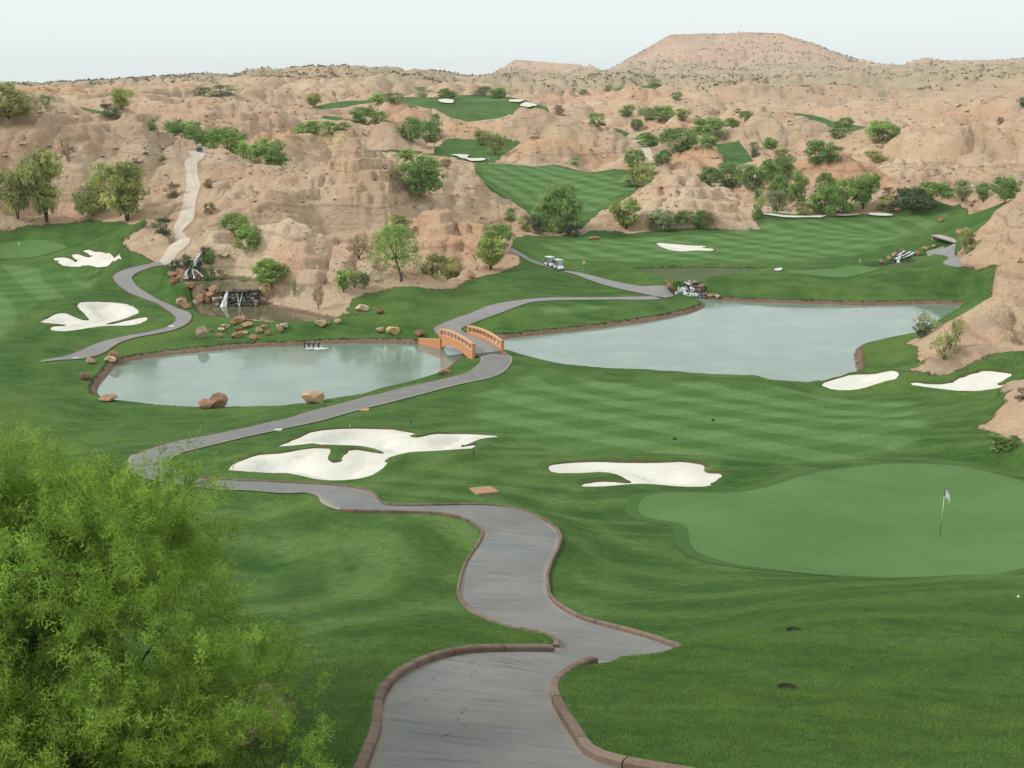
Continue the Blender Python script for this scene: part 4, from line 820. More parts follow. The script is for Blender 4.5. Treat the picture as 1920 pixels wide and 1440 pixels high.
# ------------------------------------------------------------------ vegetation
def leaf_material(name, var=0.40, trans=0.50):
    b = MB(name); oc = b.n('ShaderNodeObjectInfo'); tone = b.attr('tone')
    c = b.mul(1.0, oc.outputs['Color'], b.n('ShaderNodeCombineColor', {0: b.ramp(tone, 0, 1, 1-var, 1+var*1.15), 1: b.ramp(tone, 0, 1, 1-var, 1+var), 2: b.ramp(tone, 0, 1, 1-var, 1+var*0.6)}))
    d = b.n('ShaderNodeBsdfDiffuse', {'Color': c, 'Roughness': 0.8}); t = b.n('ShaderNodeBsdfTranslucent', {'Color': c})
    mx = b.n('ShaderNodeMixShader', {0: trans}); b.put(mx.inputs[1], d); b.put(mx.inputs[2], t); b.t.links.new(mx.outputs[0], b.out.inputs['Surface']); return b.m
def bark_material():
    b = MB('bark'); pos = b.n('ShaderNodeNewGeometry').outputs['Position']; n = b.noise(pos, 6, 4, 0.7)
    b.bsdf(b.mix(n, (0.065, 0.052, 0.038), (0.16, 0.13, 0.095)), 0.95, 0.05, b.bump(n, 0.5, 0.03)); return b.m
M['leaf'] = leaf_material('foliage'); M['nearleaf'] = leaf_material('near_foliage', 0.36, 0.36); M['bark'] = bark_material()
def tube(verts, faces, pts, rads, k=5):
    base = len(verts); pts = [np.asarray(p, float) for p in pts]
    for i, p in enumerate(pts):
        t = pts[min(i+1, len(pts)-1)]-pts[max(i-1, 0)]; t = t/(np.linalg.norm(t)+1e-9)
        a = np.cross(t, (0.3, 0.9, 0.2)); a /= np.linalg.norm(a)+1e-9; bb = np.cross(t, a)
        for j in range(k):
            w = 2*PI*j/k; verts.append(p+rads[i]*(math.cos(w)*a+math.sin(w)*bb))
    for i in range(len(pts)-1):
        for j in range(k):
            j2 = (j+1) % k; faces.append([base+i*k+j, base+i*k+j2, base+(i+1)*k+j2, base+(i+1)*k+j])
def leaf_quads(P_, size, rng, aspect=0.5, out=None):
    n = len(P_); nn = rng.normal(size=(n, 3))*0.55; nn[:, 2] += 0.55
    if out is not None: nn += out*0.9
    d = np.cross(nn, rng.normal(size=(n, 3))); d /= np.linalg.norm(d, axis=1)[:, None]+1e-9; s = np.cross(d, nn); s /= np.linalg.norm(s, axis=1)[:, None]+1e-9
    L = size*rng.uniform(0.6, 1.4, (n, 1)); a = d*L*0.5; c = s*L*aspect*0.5
    V_ = np.stack([P_-a, P_-a*0.1+c, P_+a, P_-a*0.1-c], 1).reshape(-1, 3)
    return V_, np.arange(4*n).reshape(n, 4)
def set_tone(o_me, tone4):
    a = o_me.attributes.new('tone', 'FLOAT', 'POINT'); a.data.foreach_set('value', tone4.astype(np.float32))
def tree_meshes(kind, seed):
    rng = np.random.default_rng(seed); lobes = []
    if kind == 'R':   nl, zc, zr, wr, low, nleaf, th = 36, 0.50, 0.50, 0.45, 0.02, 7200, 0.12
    elif kind == 'V': nl, zc, zr, wr, low, nleaf, th = 34, 0.58, 0.43, 0.47, 0.16, 6600, 0.16
    elif kind == 'S': nl, zc, zr, wr, low, nleaf, th = 22, 0.40, 0.56, 0.42, 0.0, 4200, 0.05
    else:             nl, zc, zr, wr, low, nleaf, th = 24, 0.58, 0.42, 0.42, 0.15, 1900, 0.12
    for i in range(nl):
        a = rng.uniform(0, 2*PI); q = math.sqrt(rng.uniform(0.05, 1)); h = rng.uniform(-1, 1)
        w = math.sqrt(max(0.05, 1-h*h*0.75))
        z = zc+h*zr*0.80
        if kind == 'V': w *= 0.62+0.38*sstep(-0.6, 0.5, h)
        lobes.append((q*w*wr*math.cos(a), q*w*wr*math.sin(a), max(z, low+0.05), rng.uniform(0.10, 0.18)))
    lobes = np.array(lobes)
    sprigs = nleaf//9
    li = rng.integers(0, nl, sprigs); lo = lobes[li]; d = rng.normal(size=(sprigs, 3)); d /= np.linalg.norm(d, axis=1)[:, None]
    rad = lo[:, 3:4]*np.cbrt(rng.uniform(0.12, 1.35, (sprigs, 1))); c = lo[:, :3]+d*rad*np.array([1.05, 1.05, 0.85])
    ok = c[:, 2] > low*rng.uniform(0.6, 1.0, sprigs); c, li2 = c[ok], li[ok]
    P_ = np.repeat(c, 9, 0)+rng.normal(0, 0.022, (len(c)*9, 3)); P_[:, 2] = np.maximum(P_[:, 2], 0.005)
    lt = rng.normal(0.5, 0.16, nl); tone = np.clip(np.repeat(lt[li2], 9)+rng.normal(0, 0.16, len(P_)), 0, 1)
    od = P_-np.repeat(lo[ok][:, :3], 9, 0); od /= np.linalg.norm(od, axis=1)[:, None]+1e-9
    v, f = leaf_quads(P_, 0.048, rng, 0.62, od)
    crown = mesh_obj('crown', v, f, M['leaf'], link=False, smooth=False); set_tone(crown, np.repeat(tone, 4))
    tv, tf = [], []; ns = {'R': 3, 'V': 4, 'S': 5, 'A': 4}[kind]
    for s_ in range(ns):
        a = 2*PI*(s_+rng.uniform(-.3, .3))/ns; r0 = 0.015 if kind != 'S' else 0.03
        top = np.array([0.13*math.cos(a), 0.13*math.sin(a), th+rng.uniform(0.16, 0.28)])
        pts = [np.array([r0*math.cos(a), r0*math.sin(a), -0.06]), np.array([0.035*math.cos(a), 0.035*math.sin(a), th]), top]
        tube(tv, tf, pts, [0.018, 0.014, 0.009], 6)
        near = np.argsort(np.linalg.norm(lobes[:, :2]-top[:2]*2, axis=1))[:5]
        for q in near:
            e = lobes[q, :3]; mid = (top+e)/2+rng.normal(0, 0.03, 3); tube(tv, tf, [top, mid, e+(e-top)*0.25], [0.010, 0.006, 0.0025], 4)
            for _ in range(1):
                e2 = e+rng.normal(0, 0.10, 3); tube(tv, tf, [mid, (mid+e2)/2+rng.normal(0, .01, 3), e2], [0.005, 0.0035, 0.0015], 3)
    trunk = mesh_obj('trunk', np.array(tv), tf, M['bark'], link=False)
    return trunk, crown
TM = {(k, i): tree_meshes(k, 100*i+ord(k)) for k in 'RVSA' for i in range(3)}
TINT = {'g': (0.370, 0.530, 0.185), 'd': (0.285, 0.425, 0.165), 'o': (0.450, 0.490, 0.225), 'y': (0.450, 0.550, 0.215), 'b': (0.45, 0.385, 0.28), 'k': (0.195, 0.260, 0.155), 'p': (0.420, 0.480, 0.300), 'm': (0.335, 0.480, 0.190)}
tn_ = [0]
def tree(kind, u0, v0, u1, v1, tint, label, r=None, group='desert trees and shrubs', lean=0.0):
    uc = (u0+u1)/2
    p = at(uc, v1) if r is None else at_r(uc, v1, r)
    d = p.length; h = max(0.3, (v1-v0)/FPX*d*1.04); w = (u1-u0)/FPX*d*1.04
    i = tn_[0]; tn_[0] += 1; rng = random.Random(i*7+1)
    isshrub = kind == 'S' or h < 2.2
    o = empty('desert_shrub' if isshrub else 'desert_tree', (p.x, p.y, p.z-0.05), rng.uniform(0, 6.28)); o.scale = (w, w, h)
    tag(o, label, 'shrub' if isshrub else 'tree', group)
    tr, cr = TM[(kind, i % 3)]; inst('trunk', tr, o); c = inst('crown', cr, o)
    t = TINT[tint]; k = rng.uniform(0.9, 1.1); c.color = (t[0]*k, t[1]*k, t[2]*k, 1)
    if lean: o.rotation_euler = (0, lean, 0)
    return o
TREES = [
 # left side
 ('R',-30,162,60,220,'o','large olive tree at the left edge on the hill crest'),
 ('S',74,178,96,200,'p','pale round shrub beside two standing people on the left crest'),
 ('S',188,195,216,218,'k','dark green shrub above the wedge of turf on the left hill'),
 ('S',205,203,232,224,'k','low dark shrub right of the taller dark one on the left hill'),
 ('V',207,172,250,206,'y','yellow green umbrella tree on the far left hill'),
 ('S',274,222,296,243,'d','small dark bush on the slope left of the uphill path'),
 ('R',306,212,402,274,'m','broad green tree at the top of the uphill path',268),
 ('R',393,240,465,288,'g','round green tree right of the parked dark cart',262),
 ('R',466,268,540,321,'m','dense green tree on the spur right of the uphill path',244),
 ('S',440,258,478,300,'g','green bush between the two trees on the spur',252),
 ('S',358,170,398,188,'p','pale scrub patch on the far ridge at left',440),
 ('S',392,166,456,186,'p','long pale green scrub patch on the far ridge',445),
 ('A',112,260,142,302,'b','thin bare tree on the tan slope above the left lawn'),
 ('V',52,298,124,416,'o','tall olive tree at the left lawn edge, tallest of its clump'),
 ('V',2,326,66,410,'o','olive tree at the left edge beside the tallest one'),
 ('R',142,344,206,404,'o','short olive tree between the two tall trees at left'),
 ('V',188,314,290,414,'o','wide vase shaped olive tree at the back of the left lawn'),
 ('S',308,344,342,370,'b','grey brown shrub left of the uphill path'),
 ('S',380,334,402,352,'b','small grey shrub right of the uphill path, upper one'),
 ('S',381,379,407,400,'b','small grey shrub right of the uphill path, lower one'),
 ('S',288,408,326,440,'k','dark olive shrub beside the foot of the uphill path'),
 ('S',298,290,312,300,'o','small tuft on the tan slope left of the path top'),
 ('R',418,401,470,440,'g','bright green tree on the tan slope above the waterfall'),
 ('R',440,424,492,468,'m','rounded tree just above and right of the waterfall'),
 ('R',474,485,542,531,'g','bright green bush at the edge of the brown pool'),
 ('A',545,520,560,556,'p','small pale bush on the sand bank by the brown pool'),
 ('A',585,534,610,580,'b','thin dry sapling on the sand bank'),
 ('V',629,508,660,548,'g','young green tree left of the leaning tree'),
 ('A',648,500,682,540,'o','dry olive sapling between the young green trees'),
 ('V',672,509,696,541,'p','small grey green tree on the turf edge'),
 ('A',648,444,698,486,'b','bare grey bush on the spur behind the leaning tree'),
 ('S',786,472,842,518,'o','olive yellow bush right of the leaning tree'),
 ('S',820,480,876,520,'o','wide olive bush beside the red stones'),
 ('V',888,450,952,506,'y','light green vase shaped tree on the knoll by the path'),
 ('R',903,420,962,468,'m','green bush behind the light green vase shaped tree'),
 ('R',740,347,834,414,'d','big dark round tree in the hollow of the tan hills',208),
 ('S',724,400,776,428,'o','olive scrub at the foot of the big dark round tree'),
 ('S',826,366,848,384,'b','dry bush right of the big dark round tree',232),
 ('S',942,388,968,412,'m','green shrub at the foot of the tan mound'),
 # middle distance
 ('S',545,254,600,278,'g','green bush row on the slope, left part',300),
 ('S',592,253,658,277,'g','green bush row on the slope, right part',305),
 ('S',574,226,608,247,'g','light green bush behind the pale mound'),
 ('V',572,178,604,202,'o','lone olive tree at the left end of the upper turf'),
 ('R',655,202,706,230,'m','wide green tree between the tan mounds, left one'),
 ('S',690,208,732,231,'g','low green bush beside the wide tree between mounds'),
 ('S',690,175,728,192,'g','green bush at the left of the upper turf'),
 ('S',716,173,764,191,'p','pale bush row beside the upper turf'),
 ('S',772,162,810,182,'p','pale shrub above the upper turf'),
 ('R',820,167,858,185,'d','dark tree behind the small white bunker on the ridge'),
 ('S',886,161,926,180,'p','pale shrub behind the upper green'),
 ('R',914,166,950,184,'d','dark shrub behind the upper green'),
 ('R',746,222,796,264,'m','dense green tree left of the mid turf, left of a pair'),
 ('R',782,228,830,266,'d','dense green tree left of the mid turf, right of a pair'),
 ('S',804,212,828,238,'d','dark bush on the turf edge above the pair'),
 ('S',740,278,782,298,'g','light shrub on the strip of turf'),
 ('V',886,246,922,272,'o','olive tree beside the star shaped bunker'),
 ('V',908,250,950,290,'o','taller olive tree on the turf beside the star shaped bunker'),
 ('R',1008,348,1094,438,'m','big round green tree at the centre beside the path'),
 ('S',1054,418,1094,442,'k','dark low bush at the foot of the big central tree'),
 ('S',970,402,1000,432,'o','olive shrub left of the big central tree'),
 ('S',990,400,1026,438,'k','dark olive shrub touching the big central tree'),
 ('V',1143,376,1205,428,'y','pale green vase shaped tree left of the knoll'),
 ('R',1210,394,1264,430,'p','grey green bush at the foot of the knoll, leftmost'),
 ('R',1264,394,1292,420,'m','small green bush at the foot of the knoll'),
 ('R',1290,394,1328,424,'m','round green bush at the foot of the knoll, right of the small one'),
 ('S',1320,396,1348,420,'b','dry grey bush at the foot of the knoll, rightmost'),
 ('S',1162,334,1224,374,'o','rusty olive bush behind the knoll',285),
 ('R',1168,282,1208,314,'g','round green tree left of the pale track'),
 ('S',1198,304,1236,328,'m','green bush at the lower end of the pale track'),
 ('R',1226,282,1258,306,'d','dark green tree right of the pale track'),
 ('R',1238,242,1312,284,'m','large spreading tree between the red mounds'),
 ('R',1294,222,1360,260,'m','large tree upslope of the spreading tree'),
 ('R',1193,249,1238,274,'m','green tree at the head of the pale track'),
 ('R',1181,224,1204,244,'d','small dark tree on the mid slope'),
 ('S',1096,211,1142,236,'m','green bush on the slope left of the row'),
 ('S',1158,196,1194,218,'m','green tree at the left end of the row on the slope'),
 ('R',1194,203,1230,226,'p','pale tree second in the row on the slope'),
 ('R',1212,200,1266,227,'m','widest tree in the row on the slope'),
 ('V',1264,206,1294,227,'o','thin tree at the right end of the row on the slope'),
 ('S',1258,172,1282,187,'m','lone green bush high on the slope'),
 ('S',1215,148,1244,162,'m','green bush at the end of the highest strip of turf'),
 ('S',1130,159,1150,171,'m','small bush on the highest strip of turf'),
 ('S',1084,167,1100,176,'m','small bush left of the highest strip of turf'),
 ('R',1310,253,1348,276,'m','green tree left of the square of turf'),
 ('R',1358,222,1388,239,'m','green bush on the slope above the square of turf'),
 ('R',1386,209,1412,227,'d','dark green bush on the far slope'),
 ('S',1373,203,1392,212,'p','small pale shrub on the far slope'),
 ('S',1405,279,1424,295,'k','small dark round bush right of the square of turf, lower'),
 ('S',1405,265,1424,281,'o','small olive bush right of the square of turf, upper'),
 ('R',1430,259,1458,280,'g','round green bush on the slope right of the square of turf'),
 ('R',1306,314,1352,346,'d','leftmost tree in the thicket behind the knoll'),
 ('R',1342,306,1396,350,'m','second tree in the thicket behind the knoll'),
 ('R',1386,312,1436,356,'d','third tree in the thicket behind the knoll'),
 ('R',1424,300,1462,340,'m','fourth tree in the thicket behind the knoll'),
 ('R',1446,296,1492,336,'d','rightmost tree in the thicket behind the knoll'),
 ('S',1065,295,1090,309,'m','small bush on the mound above the fairway'),
 ('S',1036,196,1060,214,'b','dry bush beside the upper turf'),
 # right side
 ('R',1508,266,1560,308,'d','dark green tree behind the red mound'),
 ('S',1544,274,1584,300,'m','low green bush behind the red mound'),
 ('S',1622,282,1662,302,'o','olive bush at the right of the red mound'),
 ('S',1450,278,1486,300,'o','olive shrub above the thicket'),
 ('R',1624,230,1684,264,'m','broad green tree on the strip of turf at right'),
 ('R',1563,222,1598,242,'m','green tree on the strip of turf, left of the broad one'),
 ('S',1554,240,1592,259,'m','low green bush just below the strip of turf'),
 ('S',1408,352,1436,408,'m','shrub at the right foot of the knoll'),
 ('R',1440,330,1484,380,'m','grey green tree at the left of the right hand grove'),
 ('S',1436,356,1476,396,'p','pale shrub in front of the right hand grove'),
 ('R',1478,326,1516,384,'m','tree in the middle of the right hand grove'),
 ('R',1518,350,1572,402,'g','bright green tree at the front of the right hand grove'),
 ('R',1560,338,1616,398,'g','tallest bright green tree of the right hand grove'),
 ('V',1594,327,1642,392,'m','tree at the right end of the right hand grove'),
 ('R',1530,326,1570,362,'m','tree at the back of the right hand grove'),
 ('S',1488,376,1530,402,'o','olive scrub at the feet of the right hand grove'),
 ('S',1640,366,1690,392,'o','low olive scrub right of the grove'),
 ('R',1674,356,1742,392,'k','dark grey mesquite at the fairway edge'),
 ('R',1708,344,1778,384,'g','bright green tree behind the dark grey mesquite'),
 ('S',1652,350,1676,374,'b','dry grey bush between the grove and the dark mesquite'),
 ('V',1784,342,1824,378,'p','pale round tree, first of three at the right fairway end'),
 ('V',1826,347,1860,379,'m','middle one of three trees at the right fairway end'),
 ('V',1860,335,1908,382,'m','last of three trees at the right fairway end'),
 ('S',1908,184,1932,200,'k','dark bush on the crest at the right edge'),
 ('S',1868,220,1882,232,'b','small dry bush below the right crest'),
 ('A',1708,590,1760,630,'p','grey green bush at the water edge under the right hill'),
 ('S',1712,606,1744,632,'k','dark bush at the water edge under the right hill'),
 ('A',1776,594,1806,650,'o','tall thin bush on the right hill slope'),
 ('A',1744,626,1796,674,'o','olive bush on the right hill slope, nearest the turf'),
 ('S',1796,430,1832,474,'o','brown green shrub where the stream meets the right hill'),
 ('S',1846,812,1908,838,'d','dark low scrub under the near tan bank'),
 ('S',1900,722,1940,748,'b','dry scrub on top of the near tan bank'),
 ('S',340,476,366,504,'k','reedy dark shrub left of the waterfall'),
 ('S',318,486,342,508,'k','low reedy shrub at the path end by the waterfall'),
 ('S',372,462,404,480,'k','dark vegetation left of the waterfall crest'),
 ('S',380,470,408,496,'d','dark green shrub right of the waterfall crest'),
 ('S',378,498,408,526,'d','dark reeds at the right foot of the waterfall'),
 ('S',404,502,430,530,'p','grey green reeds at the back of the upper pool'),
 ('S',440,522,470,534,'d','green reeds along the far bank of the upper pool'),
]
for t in TREES: tree(*t)
# the leaning tree in the middle
def leaning_tree():
    p = at(752, 527); d = p.length; k = d/FPX
    o = empty('leaning_tree', (p.x, p.y, p.z-0.05)); tag(o, 'leaning tree with a bare crooked trunk and domed crown on the turf', 'tree', 'desert trees and shrubs')
    tv, tf = [], []
    def px(u, v, y=0): return np.array([(u-752)*k, y, (527-v)*k*1.03])
    tube(tv, tf, [px(751, 531), px(753, 520), px(750, 508), px(745, 496, .2), px(742, 486, .1)], [0.24, 0.19, 0.17, 0.14, 0.12], 7)
    rng = np.random.default_rng(5); ends = []
    for e, y in [((716, 470), 0.4), ((705, 486), -0.3), ((730, 450), 0.6), ((742, 440), -0.8), ((756, 446), 0.9), ((768, 462), -0.6), ((780, 480), 0.4), ((724, 478), -1.4), ((762, 478), 1.6), ((735, 462), 1.7), ((750, 460), -1.8)]:
        E_ = px(*e, y); m_ = (px(742, 486, .1)+E_)/2+rng.normal(0, 0.12, 3); tube(tv, tf, [px(742, 487, .1), m_, E_], [0.09, 0.05, 0.015], 5); ends.append(E_)
    inst('trunk', mesh_obj('trunk', np.array(tv), tf, M['bark'], link=False), o)
    C_ = []; T_ = []
    for i in range(420):
        a = rng.uniform(0, 2*PI); h = rng.uniform(0, 1)**0.7; w = math.sqrt(1-0.85*h*h)*math.sqrt(rng.uniform(0.05, 1))
        c = np.array([px(742, 0)[0]+w*3.9*math.cos(a), w*3.6*math.sin(a), (0.30+0.69*h)*(527-428)*k*1.03-0.35*w])
        c[2] += rng.normal(0, 0.2); t = rng.normal(.5, .18)
        C_.append(c+rng.normal(0, 0.22, (12, 3))); T_.append(np.clip(t+rng.normal(0, .15, 12), 0, 1))
    P_ = np.concatenate(C_); v, f = leaf_quads(P_, 0.30, rng, 0.5)
    me = mesh_obj('crown', v, f, M['leaf'], link=False, smooth=False); set_tone(me, np.repeat(np.concatenate(T_), 4))
    c = inst('crown', me, o); c.color = (0.350, 0.500, 0.180, 1)
leaning_tree()
# low dry scrub dotted over the hills
def scrub():
    rng = np.random.default_rng(21); X, Y, Sz = [], [], []
    def scatter(n, r0, r1, a0, a1, s0, s1, dens):
        c = 0
        for _ in range(60):
            if c >= n: break
            m = 4000; r = np.exp(rng.uniform(math.log(r0), math.log(r1), m)); a = np.radians(rng.uniform(a0, a1, m)); x, y = r*np.sin(a), r*np.cos(a)
            ok = (sample(GS.reshape(NF, NS), x, y) < -2.0) & (sample(PS.reshape(NF, NS), x, y) < -1.5) & (sample(WS.reshape(NF, NS), x, y) < -2.0)
            ok &= (fbm(x*dens, y*dens, 3, 91) > rng.uniform(-0.45, 0.75, m))
            x, y = x[ok][:n-c], y[ok][:n-c]; c += len(x); X.append(x); Y.append(y); Sz.append(rng.uniform(s0, s1, len(x))*rng.uniform(0.6, 1.3, len(x)))
    scatter(520, 140, 420, -26, 26, 0.18, 0.45, 0.05)
    scatter(2000, 420, 900, -26, 26, 0.35, 1.0, 0.02)
    scatter(9500, 800, 1500, -26, 26, 0.8, 1.9, 0.006)
    scatter(2600, 1500, 2200, 0, 26, 1.0, 2.4, 0.006)
    X, Y, Sz = np.concatenate(X), np.concatenate(Y), np.concatenate(Sz); Z = sample(HF, X, Y); n = len(X)
    # each tuft: a ragged fan of eight blades
    k = 9; d = rng.normal(size=(n, k, 3)); d[:, :, 2] = np.abs(d[:, :, 2])*0.8+0.15; d /= np.linalg.norm(d, axis=2)[:, :, None]
    t = np.stack([-d[:, :, 1], d[:, :, 0], rng.normal(0, .4, (n, k))], -1); t /= np.linalg.norm(t, axis=2)[:, :, None]+1e-9
    B = np.stack([X, Y, Z-0.05], -1)[:, None, :]; s = Sz[:, None, None]; L = s*rng.uniform(0.7, 1.25, (n, k, 1))
    v0 = B+d*0.05*s; v1 = B+d*L*0.35+t*s*0.45; v2 = B+d*L*1.05; v3 = B+d*L*0.35-t*s*0.45
    V_ = np.stack([v1, v2, v3], 2).reshape(-1, 3)
    o = mesh_obj('desert_scrub', V_, np.arange(len(V_)).reshape(-1, 3), M['leaf'], smooth=False)
    set_tone(o.data, np.repeat(np.clip(rng.normal(.5, .25, n), 0, 1), k*3)); o.color = (0.235, 0.215, 0.135, 1)
    tag(o, 'low dry scrub dotted over the tan hills', kind='stuff')
scrub()
# near tree on the left: many stems, feathery leaves
def near_tree(seed, base, size, stems, leafn, label, nb_):
    rng = np.random.default_rng(seed); bx = np.array([base.x, base.y, base.z])
    o = empty('mesquite_tree', tuple(bx)); o.scale = (0.98, 1.0, 1.05) if size > 0.6 else (1, 1, 1);   tag(o, label, 'tree')
    tv, tf = [], []; twigs = []
    def grow(p, d, L, rad, lev):
        n = 5 if lev < 2 else (4 if lev < 3 else 3); pts = [p]; q = p.copy(); dd = d.copy()
        for i in range(n):
            dd = dd+rng.normal(0, 0.17, 3)+np.array([0, 0, 0.05 if lev < 3 else 0.0]); dd /= np.linalg.norm(dd); q = q+dd*L/n; pts.append(q.copy())
        rads = [rad*(1-0.62*i/n) for i in range(n+1)]
        tube(tv, tf, pts, rads, 6 if lev < 2 else (4 if lev < 3 else 3))
        if lev >= 3: twigs.append(pts)
        if lev == 4: return
        nb = nb_[lev]
        for b in range(nb):
            t = rng.uniform(0.30, 1.0); i = min(int(t*n), n-1); s = pts[i]*(1-(t*n-i))+pts[i+1]*(t*n-i)
            ax = rng.normal(size=3); ax -= ax.dot(dd)*dd; ax /= np.linalg.norm(ax)
            nd = dd*0.72+ax*rng.uniform(0.5, 0.95)+np.array([0, 0, 0.12]); nd /= np.linalg.norm(nd)
            grow(s, nd, L*rng.uniform(0.52, 0.74), rads[i]*0.58, lev+1)
    for (dx, dy, dz, L) in stems:
        d = np.array([dx, dy, dz]); d /= np.linalg.norm(d); grow(np.array([dx*.12, dy*.12, -.1]), d, L*size, 0.055*size/0.8, 0)
    inst('trunk', mesh_obj('trunk', np.array(tv), tf, M['bark'], link=False), o)
    # leaves: pairs of narrow pinnae along the twigs
    A_, B_, T_ = [], [], []
    for pts in twigs:
        tone = rng.normal(.5, .27); pts = np.array(pts); m = leafn
        t = rng.uniform(0.1, 1.0, m)*(len(pts)-1); i = np.minimum(t.astype(int), len(pts)-2); f = (t-i)[:, None]
        s = pts[i]*(1-f)+pts[i+1]*f+rng.normal(0, 0.035, (m, 3)); d = rng.normal(size=(m, 3))+np.array([0, 0, -0.15]); d /= np.linalg.norm(d, axis=1)[:, None]
        L = rng.uniform(0.03, 0.10, (m, 1)); A_.append(s); B_.append(s+d*L); T_.append(np.clip(tone+rng.normal(0, .15, m), 0, 1))
    A_, B_, T_ = np.concatenate(A_), np.concatenate(B_), np.concatenate(T_)
    D = B_-A_; sd_ = np.cross(D, rng.normal(size=D.shape)); sd_ /= np.linalg.norm(sd_, axis=1)[:, None]+1e-9
    wv = sd_*rng.uniform(0.0026, 0.0046, (len(D), 1)); mid = A_+D*0.55
    V_ = np.stack([A_+wv*1.8, B_+D*0.1, A_-wv*1.8], 1).reshape(-1, 3)
    me = mesh_obj('foliage', V_, np.arange(len(V_)).reshape(-1, 3), M['nearleaf'], link=False, smooth=False); set_tone(me, np.repeat(T_, 3))
    c = inst('foliage', me, o); c.color = (0.270, 0.425, 0.082, 1)
STEMS = [(-1.0, .2, 1.15, 2.9), (-.45, -.5, 1.3, 2.8), (-.2, .7, 1.5, 2.9), (.45, .3, 1.25, 2.9), (.95, -.1, 1.05, 3.0), (.7, -.7, .8, 2.7), (.15, -.9, .75, 2.6), (-.8, -.8, .75, 2.7), (1.1, .5, .55, 2.6), (.0, .1, 1.5, 2.9)]
STEMS += [(1.25, .1, .35, 2.9), (1.1, -.6, .3, 2.7), (-1.2, -.3, .5, 2.8)]
near_tree(31, at_r(20, 1410, 14.4), 0.845, STEMS, 54, 'large feathery yellow green tree filling the lower left corner', [6, 5, 5, 4])
near_tree(32, at_r(80, 1490, 12.6), 0.32, [(-.9, .3, .6, 2.9), (.2, .1, .8, 2.6), (.9, -.2, .6, 2.9), (-.2, -.6, .7, 2.6), (.5, .6, .7, 2.6)], 46, 'low feathery green bush at the bottom left under the large tree', [5, 5, 4, 3])
near_tree(33, at_r(520, 1490, 11.2), 0.21, [(-.5, .3, 1.2, 3.2), (-.1, .1, 1.3, 2.9), (.35, -.1, 1.1, 2.4)], 18, 'thin sparse sapling at the bottom edge left of the forecourt', [3, 3, 2, 2])

# blades of the turf close to the viewer
def near_grass():
    rng = np.random.default_rng(41); n = 340000
    r = 10.2+27*rng.beta(1.15, 2.1, n); a = np.radians(rng.uniform(-30.3, 30.3, n)); x, y = r*np.sin(a), r*np.cos(a)
    ok = (sample(PS.reshape(NF, NS), x, y) < -0.09) & (sample(GS.reshape(NF, NS), x, y) > 0.1); x, y, r = x[ok], y[ok], r[ok]; n = len(x); z = sample(HF, x, y)
    cl = fbm(x*1.3, y*1.3, 3, 95); edge = sample(PS.reshape(NF, NS), x, y) > -0.22
    L = (1-0.5*sstep(22, 36, r))*(0.030+0.026*np.clip(cl+0.4, 0, 1.2)+0.03*edge*rng.uniform(0, 1, n))*rng.uniform(0.6, 1.3, n)
    th = rng.uniform(0, 2*PI, n); le = rng.uniform(0.1, 0.8, n); d = np.stack([np.cos(th)*le, np.sin(th)*le, np.ones(n)], -1); d /= np.linalg.norm(d, axis=1)[:, None]
    w = np.stack([-np.sin(th), np.cos(th), np.zeros(n)], -1)*(0.0035+0.00022*r)[:, None]
    B = np.stack([x, y, z-0.004], -1); V_ = np.stack([B-w, B+w, B+d*L[:, None]], 1).reshape(-1, 3)
    o = mesh_obj('grass_blades', V_, np.arange(len(V_)).reshape(-1, 3), M['leaf'], smooth=False)
    set_tone(o.data, np.repeat(np.clip(0.5+0.32*cl+rng.normal(0, .16, n), 0, 1), 3)); o.color = (0.155, 0.262, 0.072, 1)
    tag(o, 'short grass blades of the nearest turf', kind='stuff')
near_grass()
# thin summer haze over the whole valley
def haze():
    zs = [float(V[:, 2].min())-1.5, float(V[:, 2].max())+4]; R_ = 5500.0
    v = [(sx*R_, sy*R_, z) for z in zs for sx, sy in ((-1, -1), (1, -1), (1, 1), (-1, 1))]
    o = mesh_obj('haze', v, [[3, 2, 1, 0], [4, 5, 6, 7], [0, 1, 5, 4], [1, 2, 6, 5], [2, 3, 7, 6], [3, 0, 4, 7]], smooth=False)
    b = MB('haze'); p = b.n('ShaderNodeVolumePrincipled'); p.inputs['Density'].default_value = 0.00010; p.inputs['Color'].default_value = (0.97, 0.985, 1.0, 1); p.inputs['Anisotropy'].default_value = 0.0
    b.t.links.new(p.outputs[0], b.out.inputs['Volume']); o.data.materials.append(b.m); b.m.cycles.homogeneous_volume = True
    tag(o, 'thin pale haze over the valley', kind='stuff')
haze()

# ------------------------------------------------------------------ things
def simple(name, col, rough=0.7, spec=0.3, var=0.12, scale=4.0, **kw):
    b = MB(name); pos = b.n('ShaderNodeTexCoord').outputs['Object']; n = b.noise(pos, scale, 3, 0.6)
    c = b.mix(n, tuple(x*(1-var) for x in col), tuple(min(1, x*(1+var)) for x in col)); b.bsdf(c, rough, spec, **kw); return b.m
M['terra'] = simple('terracotta_paint', (0.60, 0.275, 0.135), 0.8, 0.15, 0.16, 1.2); M['terra2'] = simple('terracotta_rail', (0.66, 0.36, 0.21), 0.8, 0.15, 0.12, 2)
M['white'] = simple('white_paint', (0.68, 0.69, 0.66), 0.4, 0.4, 0.05); M['black'] = simple('black_rubber', (0.02, 0.02, 0.022), 0.7); M['dark'] = simple('dark_metal', (0.045, 0.05, 0.05), 0.5)
M['beige'] = simple('beige_vinyl', (0.45, 0.38, 0.28), 0.6); M['steel'] = simple('grey_metal', (0.42, 0.43, 0.43), 0.4); M['blue'] = simple('blue_cloth', (0.05, 0.16, 0.50), 0.9)
